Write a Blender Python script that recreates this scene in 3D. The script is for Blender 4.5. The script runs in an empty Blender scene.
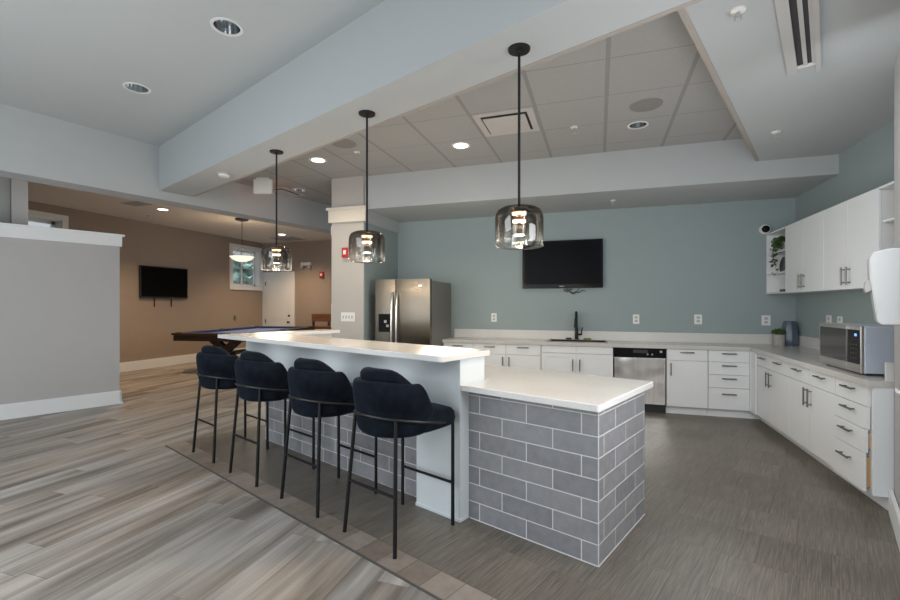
import bpy, bmesh, math, random
from mathutils import Vector, Matrix
random.seed(7)
PI = math.pi
SC = bpy.context.scene
COL = SC.collection

# ------------------------------------------------------------------ frames
# world = the building's own axes (back wall along X, depth along Y); the bar,
# the beam above it and the near walls are turned by TH about Z.
YAW = 0.31985
TH = 0.69929 - 0.31985
EYE = 1.45
uB = (math.cos(TH), -math.sin(TH))
vB = (math.sin(TH), math.cos(TH))
def W(u, v):
    return (u*uB[0] + v*vB[0], u*uB[1] + v*vB[1])

# ------------------------------------------------------------------ materials
def nt(name):
    m = bpy.data.materials.new(name)
    m.use_nodes = True
    t = m.node_tree
    b = t.nodes['Principled BSDF']
    return m, t, b
def setp(b, **k):
    for n, v in k.items():
        n = {'rough': 'Roughness', 'metal': 'Metallic', 'spec': 'Specular IOR Level', 'sheen': 'Sheen Weight',
             'trans': 'Transmission Weight', 'coat': 'Coat Weight', 'aniso': 'Anisotropic'}.get(n, n)
        b.inputs[n].default_value = v
def rgb(c):
    return (c[0], c[1], c[2], 1.0)
def plain(name, c, rough=0.5, metal=0.0, var=0.04, scale=6.0, bump=0.0, bscale=200.0, **k):
    """A painted / moulded surface: base colour with a slight procedural mottling and optional fine bump."""
    m, t, b = nt(name)
    N, L = t.nodes, t.links
    tc = N.new('ShaderNodeTexCoord')
    no = N.new('ShaderNodeTexNoise'); no.inputs['Scale'].default_value = scale; no.inputs['Detail'].default_value = 3
    L.new(tc.outputs['Object'], no.inputs['Vector'])
    mx = N.new('ShaderNodeMix'); mx.data_type = 'RGBA'
    mx.inputs['A'].default_value = rgb([x*(1-var) for x in c])
    mx.inputs['B'].default_value = rgb([min(1, x*(1+var)) for x in c])
    L.new(no.outputs['Fac'], mx.inputs['Factor'])
    L.new(mx.outputs['Result'], b.inputs['Base Color'])
    setp(b, rough=rough, metal=metal, **k)
    if bump:
        n2 = N.new('ShaderNodeTexNoise'); n2.inputs['Scale'].default_value = bscale
        L.new(tc.outputs['Object'], n2.inputs['Vector'])
        bp = N.new('ShaderNodeBump'); bp.inputs['Strength'].default_value = bump; bp.inputs['Distance'].default_value = 0.002
        L.new(n2.outputs['Fac'], bp.inputs['Height']); L.new(bp.outputs['Normal'], b.inputs['Normal'])
    return m
def emit(name, c, s):
    m, t, b = nt(name)
    setp(b, rough=0.4)
    b.inputs['Base Color'].default_value = rgb(c)
    b.inputs['Emission Color'].default_value = rgb(c)
    b.inputs['Emission Strength'].default_value = s
    return m
class G:
    """tiny math-node helper"""
    def __init__(s, t): s.t = t; s.N = t.nodes; s.L = t.links
    def m(s, op, a, b=None, c=None):
        n = s.N.new('ShaderNodeMath'); n.operation = op
        for i, x in enumerate((a, b, c)):
            if x is None: continue
            if isinstance(x, (int, float)): n.inputs[i].default_value = x
            else: s.L.new(x, n.inputs[i])
        return n.outputs[0]
    def xyz(s, v):
        n = s.N.new('ShaderNodeSeparateXYZ'); s.L.new(v, n.inputs[0]); return n.outputs
    def comb(s, x, y, z):
        n = s.N.new('ShaderNodeCombineXYZ')
        for i, q in enumerate((x, y, z)):
            if isinstance(q, (int, float)): n.inputs[i].default_value = q
            else: s.L.new(q, n.inputs[i])
        return n.outputs[0]
    def noise(s, v, scale=1.0, detail=3.0, rough=0.5):
        n = s.N.new('ShaderNodeTexNoise'); n.inputs['Scale'].default_value = scale
        n.inputs['Detail'].default_value = detail; n.inputs['Roughness'].default_value = rough
        s.L.new(v, n.inputs['Vector']); return n.outputs['Fac']
    def white(s, v):
        n = s.N.new('ShaderNodeTexWhiteNoise'); n.noise_dimensions = '3D'
        s.L.new(v, n.inputs['Vector']); return n.outputs['Value']
    def ramp(s, f, stops):
        n = s.N.new('ShaderNodeValToRGB'); e = n.color_ramp.elements
        while len(e) < len(stops): e.new(0.5)
        for i, (p, c) in enumerate(stops):
            e[i].position = p; e[i].color = rgb(c)
        s.L.new(f, n.inputs[0]); return n.outputs[0]
    def mix(s, f, a, b, mode='MIX'):
        n = s.N.new('ShaderNodeMix'); n.data_type = 'RGBA'; n.blend_type = mode
        for k, x in (('Factor', f), ('A', a), ('B', b)):
            if isinstance(x, (int, float)): n.inputs[k].default_value = x
            elif isinstance(x, tuple): n.inputs[k].default_value = rgb(x)
            else: s.L.new(x, n.inputs[k])
        return n.outputs['Result']
    def pos(s):
        return s.N.new('ShaderNodeNewGeometry').outputs['Position']

def mat_wood_floor():
    m, t, b = nt('plank_floor'); g = G(t)
    x, y, z = g.xyz(g.pos())
    wd, ln = 0.185, 1.35
    ry = g.m('DIVIDE', x, wd); row = g.m('FLOOR', ry)
    off = g.m('MULTIPLY', g.white(g.comb(row, 3.1, 0.0)), ln*3)
    cy = g.m('DIVIDE', g.m('ADD', y, off), ln); colm = g.m('FLOOR', cy)
    rnd = g.white(g.comb(row, colm, 1.7))
    fx = g.m('FRACT', ry); fy = g.m('FRACT', cy)
    # grain, stretched along the plank and different on every plank
    gv = g.comb(g.m('MULTIPLY', x, 34.0), g.m('ADD', g.m('MULTIPLY', y, 1.1), g.m('MULTIPLY', rnd, 37.0)), g.m('MULTIPLY', rnd, 11.0))
    grain = g.noise(gv, 1.0, 5.0, 0.6)
    gv2 = g.comb(g.m('MULTIPLY', x, 7.5), g.m('ADD', g.m('MULTIPLY', y, 0.8), g.m('MULTIPLY', rnd, 91.0)), rnd)
    smear = g.noise(gv2, 1.0, 2.0, 0.5)
    tone = g.m('ADD', g.m('MULTIPLY', rnd, 0.20), g.m('ADD', g.m('SUBTRACT', g.m('MULTIPLY', smear, 1.2), 0.09), g.m('MULTIPLY', g.m('SUBTRACT', grain, 0.5), 0.68)))
    warm = g.ramp(tone, [(0.16, (0.072, 0.057, 0.045)), (0.40, (0.162, 0.135, 0.110)), (0.60, (0.262, 0.226, 0.190)), (0.82, (0.36, 0.322, 0.282)), (1.0, (0.43, 0.40, 0.365))])
    cool = g.ramp(tone, [(0.16, (0.074, 0.066, 0.058)), (0.40, (0.162, 0.149, 0.136)), (0.60, (0.268, 0.253, 0.236)), (0.82, (0.37, 0.355, 0.338)), (1.0, (0.46, 0.45, 0.435))])
    hue = g.m('ADD', g.m('MULTIPLY', g.white(g.comb(colm, row, 5.5)), 0.5), g.m('MULTIPLY', g.noise(g.comb(g.m('MULTIPLY', x, 3.0), g.m('MULTIPLY', y, 0.8), rnd), 1.0, 2.0), 0.5))
    c = g.mix(g.ramp(hue, [(0.25, (0.1, 0.1, 0.1)), (0.75, (0.85, 0.85, 0.85))]), warm, cool)
    seam = g.m('MAXIMUM', g.m('LESS_THAN', fx, 0.014), g.m('LESS_THAN', fy, 0.0025))
    c = g.mix(g.m('MULTIPLY', seam, 0.55), c, (0.05, 0.042, 0.036))
    t.links.new(c, b.inputs['Base Color'])
    r = g.m('ADD', 0.30, g.m('MULTIPLY', grain, 0.18)); t.links.new(r, b.inputs['Roughness'])
    bp = g.N.new('ShaderNodeBump'); bp.inputs['Strength'].default_value = 0.12; bp.inputs['Distance'].default_value = 0.003
    t.links.new(g.m('SUBTRACT', grain, seam), bp.inputs['Height']); t.links.new(bp.outputs['Normal'], b.inputs['Normal'])
    setp(b, spec=0.45)
    return m

def mat_tile_floor():
    m, t, b = nt('striated_tile_floor'); g = G(t)
    x, y, z = g.xyz(g.pos())
    U = g.m('ADD', g.m('MULTIPLY', x, uB[0]), g.m('MULTIPLY', y, uB[1]))
    V = g.m('ADD', g.m('MULTIPLY', x, vB[0]), g.m('MULTIPLY', y, vB[1]))
    tw, tl = 0.33, 0.395
    v0 = g.m('DIVIDE', g.m('SUBTRACT', V, 2.24 - tl*4), tl); row = g.m('FLOOR', v0)
    shift = g.m('MULTIPLY', g.m('MODULO', row, 2.0), 0.5)
    u0 = g.m('ADD', g.m('DIVIDE', g.m('ADD', U, 20.12), tw), shift); cu = g.m('FLOOR', u0)
    rnd = g.white(g.comb(row, cu, 0.3))
    st = g.noise(g.comb(g.m('MULTIPLY', U, 200.0), g.m('MULTIPLY', V, 4.5), g.m('MULTIPLY', rnd, 13.0)), 1.0, 3.0, 0.65)
    cl = g.noise(g.comb(U, V, 0.0), 1.3, 2.0)
    tone = g.m('ADD', g.m('MULTIPLY', st, 0.78), g.m('ADD', g.m('MULTIPLY', rnd, 0.08), g.m('MULTIPLY', cl, 0.20)))
    c = g.ramp(tone, [(0.28, (0.046, 0.038, 0.030)), (0.5, (0.118, 0.102, 0.083)), (0.72, (0.215, 0.190, 0.160))])
    fu = g.m('FRACT', u0); fv = g.m('FRACT', v0)
    gr = g.m('MAXIMUM', g.m('MULTIPLY', g.m('LESS_THAN', fu, 0.016), g.m('ADD', 0.35, g.white(g.comb(cu, row, 4.4)))), g.m('MULTIPLY', g.m('LESS_THAN', fv, 0.010), 0.6))
    # border course of small square slate tiles along the threshold
    bw = 0.172
    ub = g.m('DIVIDE', g.m('ADD', U, 20.02), bw); cb = g.m('FLOOR', ub)
    rb = g.white(g.comb(cb, 9.0, 2.0))
    nb = g.noise(g.comb(U, V, 0.0), 14.0, 5.0, 0.6)
    tb = g.m('ADD', g.m('MULTIPLY', rb, 0.5), g.m('MULTIPLY', nb, 0.6))
    cbd = g.ramp(tb, [(0.15, (0.135, 0.105, 0.085)), (0.5, (0.215, 0.175, 0.145)), (0.9, (0.31, 0.265, 0.23))])
    gb = g.m('MAXIMUM', g.m('LESS_THAN', g.m('FRACT', ub), 0.03), g.m('GREATER_THAN', V, 1.842))
    isb = g.m('LESS_THAN', V, 1.848)
    c = g.mix(isb, c, cbd)
    gr = g.m('ADD', g.m('MULTIPLY', gr, g.m('SUBTRACT', 1.0, isb)), g.m('MULTIPLY', gb, isb))
    c = g.mix(g.m('MULTIPLY', gr, 0.75), c, (0.062, 0.055, 0.048))
    t.links.new(c, b.inputs['Base Color'])
    t.links.new(g.m('ADD', 0.30, g.m('MULTIPLY', st, 0.2)), b.inputs['Roughness'])
    bp = g.N.new('ShaderNodeBump'); bp.inputs['Strength'].default_value = 0.18; bp.inputs['Distance'].default_value = 0.002
    t.links.new(g.m('SUBTRACT', st, gr), bp.inputs['Height']); t.links.new(bp.outputs['Normal'], b.inputs['Normal'])
    return m

def mat_ceiling_tile():
    m, t, b = nt('acoustic_ceiling_tile'); g = G(t)
    x, y, z = g.xyz(g.pos())
    p = 0.66
    fx = g.m('FRACT', g.m('DIVIDE', g.m('ADD', x, 30*p - 0.066 + 0.018), p))
    fy = g.m('FRACT', g.m('DIVIDE', g.m('ADD', y, 30*p - 3.74 + 0.006), p))
    wide = g.m('LESS_THAN', fx, 0.036/p)
    thin = g.m('LESS_THAN', fy, 0.011/p)
    n = g.noise(g.pos(), 90.0, 3.0)
    base = g.ramp(n, [(0.3, (0.33, 0.33, 0.325)), (0.7, (0.37, 0.37, 0.365))])
    c = g.mix(g.m('MULTIPLY', wide, 0.8), base, (0.235, 0.235, 0.23))
    c = g.mix(g.m('MULTIPLY', thin, g.m('SUBTRACT', 0.6, g.m('MULTIPLY', wide, 0.6))), c, (0.18, 0.18, 0.175))
    t.links.new(c, b.inputs['Base Color']); setp(b, rough=0.85)
    return m

def mat_wall_tile():
    m, t, b = nt('grey_brick_tile'); g = G(t)
    tc = g.N.new('ShaderNodeTexCoord')
    x, y, z = g.xyz(tc.outputs['Object'])
    # the tiled base is built in bar axes: x runs along the front, y along the end
    al = g.m('ADD', g.m('ADD', x, y), 40.5*0.357 + 1.071 - 2.43)
    br = g.N.new('ShaderNodeTexBrick')
    br.offset = 0.5; br.squash = 1.0
    br.inputs['Scale'].default_value = 1.0
    br.inputs['Brick Width'].default_value = 0.357
    br.inputs['Row Height'].default_value = 0.1195
    br.inputs['Mortar Size'].default_value = 0.0032
    br.inputs['Mortar Smooth'].default_value = 0.05
    br.inputs['Bias'].default_value = 0.0
    br.inputs['Color1'].default_value = rgb((0.205, 0.208, 0.222))
    br.inputs['Color2'].default_value = rgb((0.262, 0.264, 0.277))
    br.inputs['Mortar'].default_value = rgb((0.66, 0.66, 0.65))
    t.links.new(g.comb(al, z, 0.0), br.inputs['Vector'])
    n = g.noise(tc.outputs['Object'], 22.0, 4.0)
    c = g.mix(0.16, br.outputs['Color'], g.ramp(n, [(0.3, (0.1, 0.1, 0.11)), (0.7, (0.36, 0.36, 0.37))]))
    c = g.mix(br.outputs['Fac'], c, (0.64, 0.64, 0.63))
    t.links.new(c, b.inputs['Base Color'])
    t.links.new(g.m('ADD', 0.33, g.m('MULTIPLY', br.outputs['Fac'], 0.5)), b.inputs['Roughness'])
    bp = g.N.new('ShaderNodeBump'); bp.inputs['Strength'].default_value = 0.5; bp.inputs['Distance'].default_value = 0.004
    t.links.new(g.m('SUBTRACT', 1.0, br.outputs['Fac']), bp.inputs['Height']); t.links.new(bp.outputs['Normal'], b.inputs['Normal'])
    return m

def mat_quartz(name, c1, c2, rough=0.16):
    m, t, b = nt(name); g = G(t)
    tc = g.N.new('ShaderNodeTexCoord')
    n = g.noise(tc.outputs['Object'], 160.0, 2.0)
    n2 = g.noise(tc.outputs['Object'], 3.0, 4.0)
    c = g.ramp(g.m('ADD', g.m('MULTIPLY', n, 0.6), g.m('MULTIPLY', n2, 0.4)), [(0.35, c1), (0.62, c2)])
    t.links.new(c, b.inputs['Base Color']); setp(b, rough=rough, spec=0.5)
    return m

def mat_steel(name, c, rough=0.28, wavy=0.0, axis=2, aniso=0.0, grain=0.09):
    m, t, b = nt(name); g = G(t)
    tc = g.N.new('ShaderNodeTexCoord')
    o = list(g.xyz(tc.outputs['Object']))
    sc = [60.0, 60.0, 60.0]; sc[axis] = 1.0
    v = g.comb(*[g.m('MULTIPLY', o[i], sc[i]) for i in range(3)])
    n = g.noise(v, 1.0, 3.0)
    k = g.ramp(n, [(0.3, tuple(q*(1-grain) for q in c)), (0.7, tuple(min(1, q*(1+grain)) for q in c))])
    t.links.new(k, b.inputs['Base Color'])
    t.links.new(g.m('ADD', rough-grain/2, g.m('MULTIPLY', n, grain)), b.inputs['Roughness'])
    setp(b, metal=1.0)
    if aniso:
        tg = g.N.new('ShaderNodeTangent'); tg.direction_type = 'RADIAL'; tg.axis = 'X'
        setp(b, aniso=aniso); b.inputs['Anisotropic Rotation'].default_value = 0.25; t.links.new(tg.outputs[0], b.inputs['Tangent'])
    if wavy:
        w = g.noise(tc.outputs['Object'], 3.2, 1.0)
        bp = g.N.new('ShaderNodeBump'); bp.inputs['Strength'].default_value = wavy; bp.inputs['Distance'].default_value = 0.05
        t.links.new(w, bp.inputs['Height']); t.links.new(bp.outputs['Normal'], b.inputs['Normal'])
    return m

def mat_velvet():
    m, t, b = nt('navy_velvet'); g = G(t)
    tc = g.N.new('ShaderNodeTexCoord')
    n = g.noise(tc.outputs['Object'], 9.0, 4.0, 0.6); n2 = g.noise(tc.outputs['Object'], 120.0, 2.0)
    c = g.ramp(g.m('ADD', g.m('MULTIPLY', n, 0.8), g.m('MULTIPLY', n2, 0.2)), [(0.35, (0.0016, 0.0026, 0.005)), (0.70, (0.0085, 0.0128, 0.0205))])
    t.links.new(c, b.inputs['Base Color'])
    setp(b, rough=0.9, sheen=0.16, spec=0.1)
    b.inputs['Sheen Roughness'].default_value = 0.4
    b.inputs['Sheen Tint'].default_value = (0.16, 0.24, 0.36, 1)
    bp = g.N.new('ShaderNodeBump'); bp.inputs['Strength'].default_value = 0.3; bp.inputs['Distance'].default_value = 0.012
    t.links.new(n, bp.inputs['Height']); t.links.new(bp.outputs['Normal'], b.inputs['Normal'])
    return m

def mat_wood(name, dark, light, scale=1.0, axis=0, rough=0.35):
    m, t, b = nt(name); g = G(t)
    tc = g.N.new('ShaderNodeTexCoord')
    o = list(g.xyz(tc.outputs['Object'])); sc = [30.0*scale]*3; sc[axis] = 2.0*scale
    n = g.noise(g.comb(*[g.m('MULTIPLY', o[i], sc[i]) for i in range(3)]), 1.0, 4.0, 0.6)
    t.links.new(g.ramp(n, [(0.3, dark), (0.7, light)]), b.inputs['Base Color']); setp(b, rough=rough)
    return m

def mat_smoked_glass():
    """grey-brown smoked glass, dark at the shoulder and clear at the rim (object z: 0 = rim)"""
    m, t, b = nt('smoked_glass'); g = G(t); N, L = g.N, g.L
    tc = N.new('ShaderNodeTexCoord'); z = g.xyz(tc.outputs['Object'])[2]
    f = g.m('DIVIDE', z, 0.263)
    col = g.ramp(f, [(0.10, (0.97, 0.96, 0.95)), (0.34, (0.66, 0.63, 0.59)), (0.70, (0.23, 0.20, 0.175)), (1.0, (0.07, 0.055, 0.045))])
    tr = N.new('ShaderNodeBsdfTransparent'); L.new(col, tr.inputs['Color'])
    gl = N.new('ShaderNodeBsdfGlossy'); gl.inputs['Roughness'].default_value = 0.03
    gl.inputs['Color'].default_value = (0.9, 0.88, 0.85, 1)
    lw = N.new('ShaderNodeLayerWeight'); lw.inputs['Blend'].default_value = 0.30
    fac = g.m('ADD', 0.05, g.m('MULTIPLY', lw.outputs['Fresnel'], 0.55))
    mx = N.new('ShaderNodeMixShader'); L.new(fac, mx.inputs[0]); L.new(tr.outputs[0], mx.inputs[1]); L.new(gl.outputs[0], mx.inputs[2])
    L.new(mx.outputs[0], N['Material Output'].inputs['Surface'])
    return m
def mat_clear_glass(name, tint=(0.96, 0.97, 0.97), refl=0.35):
    m, t, b = nt(name); g = G(t); N, L = g.N, g.L
    tr = N.new('ShaderNodeBsdfTransparent'); tr.inputs['Color'].default_value = rgb(tint)
    gl = N.new('ShaderNodeBsdfGlossy'); gl.inputs['Roughness'].default_value = 0.02
    lw = N.new('ShaderNodeLayerWeight'); lw.inputs['Blend'].default_value = 0.4
    fac = g.m('ADD', 0.03, g.m('MULTIPLY', lw.outputs['Fresnel'], refl))
    mx = N.new('ShaderNodeMixShader'); L.new(fac, mx.inputs[0]); L.new(tr.outputs[0], mx.inputs[1]); L.new(gl.outputs[0], mx.inputs[2])
    L.new(mx.outputs[0], N['Material Output'].inputs['Surface'])
    return m
def mat_leaf(name, a, b_):
    m, t, b = nt(name); g = G(t)
    r = g.N.new('ShaderNodeNewGeometry').outputs['Random Per Island']
    t.links.new(g.ramp(r, [(0.0, a), (1.0, b_)]), b.inputs['Base Color']); setp(b, rough=0.6)
    return m

M = {}
M['floor_wood'] = mat_wood_floor()
M['floor_tile'] = mat_tile_floor()
M['ceil_tile'] = mat_ceiling_tile()
M['brick_tile'] = mat_wall_tile()
M['ceil'] = plain('ceiling_paint', (0.44, 0.475, 0.485), 0.9, var=0.015, bump=0.05)
M['ceil_games'] = plain('games_ceiling_paint', (0.66, 0.62, 0.57), 0.9, var=0.015)  # brighter than the other ceiling: bounced light put into the colour
M['capital'] = plain('cream_capital_paint', (0.66, 0.61, 0.52), 0.6, var=0.015)  # white trim with the pendants' warm light put into its colour
M['soffit'] = plain('soffit_paint', (0.405, 0.43, 0.44), 0.85, var=0.015, bump=0.05)
M['trimgap'] = plain('ceiling_edge_trim', (0.33, 0.30, 0.27), 0.7)
M['teal'] = plain('teal_wall_paint', (0.262, 0.325, 0.332), 0.75, var=0.02, bump=0.06)
M['greige'] = plain('greige_wall_paint', (0.415, 0.41, 0.41), 0.8, var=0.02, bump=0.06)
M['column'] = plain('column_paint', (0.42, 0.40, 0.375), 0.8, var=0.02, bump=0.06)
M['taupe'] = plain('taupe_wall_paint', (0.30, 0.24, 0.195), 0.8, var=0.03, bump=0.06)
M['hall'] = plain('hall_wall_paint', (0.30, 0.31, 0.30), 0.8, var=0.03)
M['trim'] = plain('white_trim_paint', (0.72, 0.745, 0.76), 0.5, var=0.015)
M['cab'] = plain('white_cabinet_paint', (0.70, 0.725, 0.74), 0.42, var=0.012)
M['carcass'] = plain('white_cabinet_box', (0.62, 0.615, 0.60), 0.5, var=0.012)
M['panelgrey'] = plain('bar_white_panel', (0.64, 0.69, 0.71), 0.5, var=0.015)
M['quartz'] = mat_quartz('white_quartz', (0.66, 0.65, 0.635), (0.74, 0.73, 0.715), 0.14)
M['laminate'] = mat_quartz('grey_white_worktop', (0.44, 0.43, 0.415), (0.53, 0.52, 0.50), 0.22)
M['splash'] = mat_quartz('pale_splashback', (0.56, 0.56, 0.55), (0.63, 0.63, 0.62), 0.3)
M['steel'] = mat_steel('brushed_steel', (0.140, 0.120, 0.094), 0.27, aniso=0.9, grain=0.02)
M['steel_side'] = plain('grey_appliance_side', (0.17, 0.165, 0.155), 0.45, metal=0.4)
M['steel_wavy'] = mat_steel('dented_steel', (0.78, 0.76, 0.73), 0.24, wavy=0.5)
M['handle'] = mat_steel('satin_nickel', (0.20, 0.19, 0.18), 0.42)
M['bright_handle'] = mat_steel('bright_steel', (0.66, 0.64, 0.61), 0.25)
M['chrome'] = plain('chrome_reflector', (0.62, 0.66, 0.68), 0.12, metal=1.0, var=0.01)
M['black'] = plain('black_plastic', (0.012, 0.012, 0.013), 0.35)
M['black_metal'] = plain('black_powder_coat', (0.006, 0.006, 0.0065), 0.5, spec=0.25)
M['hoop_metal'] = plain('dark_hoop_metal', (0.035, 0.035, 0.036), 0.38, metal=0.7)
M['bronze'] = plain('dark_bronze', (0.03, 0.028, 0.026), 0.4, metal=0.6)
M['screen'] = plain('tv_screen', (0.006, 0.0065, 0.008), 0.22, var=0.02, spec=0.03)
M['screen_matte'] = plain('matte_tv_screen', (0.003, 0.003, 0.0035), 0.5, var=0.02, spec=0.04)
M['gloss_black'] = plain('gloss_black', (0.008, 0.008, 0.009), 0.16, spec=0.08)
M['velvet'] = mat_velvet()
M['white_plastic'] = plain('white_plastic', (0.72, 0.72, 0.71), 0.4, var=0.01)
M['dispenser_white'] = plain('dispenser_plastic', (0.50, 0.52, 0.53), 0.35, var=0.01)
M['steel_mw'] = mat_steel('microwave_steel', (0.50, 0.48, 0.455), 0.36, axis=1)
M['slot_grey'] = plain('outlet_slots', (0.38, 0.38, 0.37), 0.5)
M['red'] = plain('alarm_red', (0.42, 0.02, 0.022), 0.4)
M['smoked'] = mat_smoked_glass()
M['clear'] = mat_clear_glass('clear_glass')
M['pane'] = mat_clear_glass('window_pane', (0.97, 0.985, 0.99), 0.3)
M['led'] = emit('warm_led', (1.0, 0.78, 0.52), 9.0)
M['can_on'] = emit('lit_downlight', (1.0, 0.90, 0.76), 7.0)
M['bowl'] = emit('lit_alabaster', (1.0, 0.86, 0.66), 0.85)
M['exit_glow'] = emit('exit_red_glow', (1.0, 0.16, 0.08), 3.0)
M['copper'] = plain('warm_metal', (0.55, 0.38, 0.25), 0.3, metal=1.0)
M['grille'] = plain('speaker_grille', (0.23, 0.225, 0.215), 0.8, bump=0.4, bscale=500.0)
M['diffuser'] = plain('diffuser_metal', (0.50, 0.48, 0.46), 0.6)
M['grout'] = plain('white_grout', (0.64, 0.64, 0.63), 0.9)
M['vent_dark'] = plain('vent_dark', (0.03, 0.03, 0.032), 0.7)
M['vent_grey'] = plain('vent_grey', (0.43, 0.425, 0.42), 0.6)
M['pool_wood'] = mat_wood('dark_walnut', (0.020, 0.0115, 0.008), (0.05, 0.03, 0.021), axis=0)
M['felt'] = plain('blue_felt', (0.03, 0.085, 0.27), 0.95, var=0.06, scale=60.0, bump=0.1, sheen=0.3)
M['felt_rail'] = plain('dark_blue_felt', (0.014, 0.042, 0.15), 0.95, var=0.06, scale=60.0)
M['bench_wood'] = mat_wood('warm_bench_wood', (0.11, 0.042, 0.018), (0.2, 0.085, 0.036), axis=0)
M['raw_wood'] = mat_wood('raw_drawer_wood', (0.42, 0.24, 0.10), (0.56, 0.35, 0.17), axis=2)
M['vase'] = plain('blue_grey_glaze', (0.075, 0.105, 0.145), 0.3, var=0.15, scale=14)
M['pot'] = plain('concrete_pot', (0.34, 0.325, 0.30), 0.8, var=0.1, scale=30)
M['leaf'] = mat_leaf('pot_leaf', (0.02, 0.055, 0.010), (0.075, 0.15, 0.03))
M['ivy'] = mat_leaf('ivy_leaf', (0.02, 0.045, 0.010), (0.06, 0.12, 0.03))
M['tree'] = mat_leaf('tree_leaf', (0.10, 0.20, 0.18), (0.34, 0.50, 0.46))
M['bark'] = mat_wood('bark', (0.05, 0.04, 0.03), (0.12, 0.1, 0.08), axis=2, rough=0.9)
M['soil'] = plain('soil', (0.03, 0.022, 0.015), 0.95, var=0.3, scale=60)
M['mw_side'] = plain('microwave_case', (0.50, 0.55, 0.64), 0.38, metal=0.25)
M['mw_glass'] = plain('microwave_window', (0.028, 0.026, 0.025), 0.10, spec=0.35)
M['blue_led'] = emit('blue_display', (0.15, 0.35, 1.0), 0.9)
M['sponge'] = plain('sponge_yellow_green', (0.17, 0.16, 0.03), 0.9, var=0.15, scale=90)
M['threshold'] = plain('metal_threshold', (0.10, 0.097, 0.093), 0.5, metal=0.3)
M['dark_ceramic'] = plain('black_ceramic', (0.012, 0.013, 0.014), 0.35)
M['brown_box'] = plain('brown_box', (0.10, 0.055, 0.03), 0.6)
M['grass'] = plain('lawn', (0.10, 0.17, 0.06), 0.95, var=0.3, scale=5)

# ------------------------------------------------------------------ mesh helpers
def BM(): return bmesh.new()
def bx(bm, x0, x1, y0, y1, z0, z1):
    vs = [bm.verts.new(p) for p in ((x0,y0,z0),(x1,y0,z0),(x1,y1,z0),(x0,y1,z0),(x0,y0,z1),(x1,y0,z1),(x1,y1,z1),(x0,y1,z1))]
    for f in ((0,3,2,1),(4,5,6,7),(0,1,5,4),(1,2,6,5),(2,3,7,6),(3,0,4,7)):
        bm.faces.new([vs[i] for i in f])
    return bm
def prism(bm, pts, z0, z1):
    n = len(pts)
    a = sum(pts[i][0]*pts[(i+1)%n][1]-pts[(i+1)%n][0]*pts[i][1] for i in range(n))
    if a < 0: pts = list(pts)[::-1]
    lo = [bm.verts.new((p[0],p[1],z0)) for p in pts]; hi = [bm.verts.new((p[0],p[1],z1)) for p in pts]
    bm.faces.new(lo[::-1]); bm.faces.new(hi)
    for i in range(n):
        j = (i+1) % n
        bm.faces.new((lo[i],lo[j],hi[j],hi[i]))
    return bm
def cyl(bm, p0, p1, r0, r1=None, seg=16, caps=True):
    r1 = r0 if r1 is None else r1
    p0, p1 = Vector(p0), Vector(p1); d = (p1-p0).normalized()
    a = Vector((0,0,1)) if abs(d.z) < 0.9 else Vector((1,0,0))
    x = d.cross(a).normalized(); y = d.cross(x)
    A = []; B = []
    for i in range(seg):
        t = 2*PI*i/seg; o = x*math.cos(t)+y*math.sin(t)
        A.append(bm.verts.new(p0+o*r0)); B.append(bm.verts.new(p1+o*r1))
    for i in range(seg):
        j = (i+1)%seg; bm.faces.new((A[i],A[j],B[j],B[i]))
    if caps: bm.faces.new(A[::-1]); bm.faces.new(B)
    return bm
def tube(bm, pts, r, seg=10, closed=False):
    pts = [Vector(p) for p in pts]; n = len(pts); rings = []
    prev = None
    for i, p in enumerate(pts):
        if closed: d = pts[(i+1)%n]-pts[i-1]
        else: d = pts[min(i+1,n-1)]-pts[max(i-1,0)]
        d.normalize()
        if prev is None:
            a = Vector((0,0,1)) if abs(d.z) < 0.9 else Vector((1,0,0)); x = d.cross(a).normalized()
        else:
            x = (prev - d*prev.dot(d)).normalized()
        prev = x; y = d.cross(x)
        rr = r[i] if isinstance(r, (list, tuple)) else r
        rings.append([bm.verts.new(p+(x*math.cos(2*PI*k/seg)+y*math.sin(2*PI*k/seg))*rr) for k in range(seg)])
    for i in range(n if closed else n-1):
        A, B = rings[i], rings[(i+1)%n]
        for k in range(seg):
            j = (k+1)%seg; bm.faces.new((A[k],A[j],B[j],B[k]))
    if not closed: bm.faces.new(rings[0][::-1]); bm.faces.new(rings[-1])
    return bm
def lathe(bm, prof, seg=32, c=(0,0,0), close_ends=True):
    rings = []
    for r, z in prof:
        if r < 1e-6: rings.append([bm.verts.new((c[0],c[1],c[2]+z))])
        else: rings.append([bm.verts.new((c[0]+r*math.cos(2*PI*k/seg), c[1]+r*math.sin(2*PI*k/seg), c[2]+z)) for k in range(seg)])
    for A, B in zip(rings, rings[1:]):
        for k in range(seg):
            j = (k+1)%seg
            if len(A)==1 and len(B)==1: continue
            if len(A)==1: bm.faces.new((A[0],B[j],B[k]))
            elif len(B)==1: bm.faces.new((A[k],A[j],B[0]))
            else: bm.faces.new((A[k],A[j],B[j],B[k]))
    return bm
def obj(name, bm, m, parent=None, loc=(0,0,0), rz=0.0, bevel=0.0, smooth=False, fix=True):
    if fix: bmesh.ops.recalc_face_normals(bm, faces=bm.faces[:])
    me = bpy.data.meshes.new(name); bm.to_mesh(me); bm.free()
    o = bpy.data.objects.new(name, me); COL.objects.link(o)
    if m is not None: me.materials.append(M[m] if isinstance(m, str) else m)
    o.location = loc; o.rotation_euler = (0,0,rz)
    if parent is not None: o.parent = parent
    if bevel:
        md = o.modifiers.new('bevel', 'BEVEL'); md.width = bevel; md.segments = 2; md.limit_method = 'ANGLE'
    if smooth:
        me.polygons.foreach_set('use_smooth', [True]*len(me.polygons))
        me.set_sharp_from_angle(angle=0.7)
    return o
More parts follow.
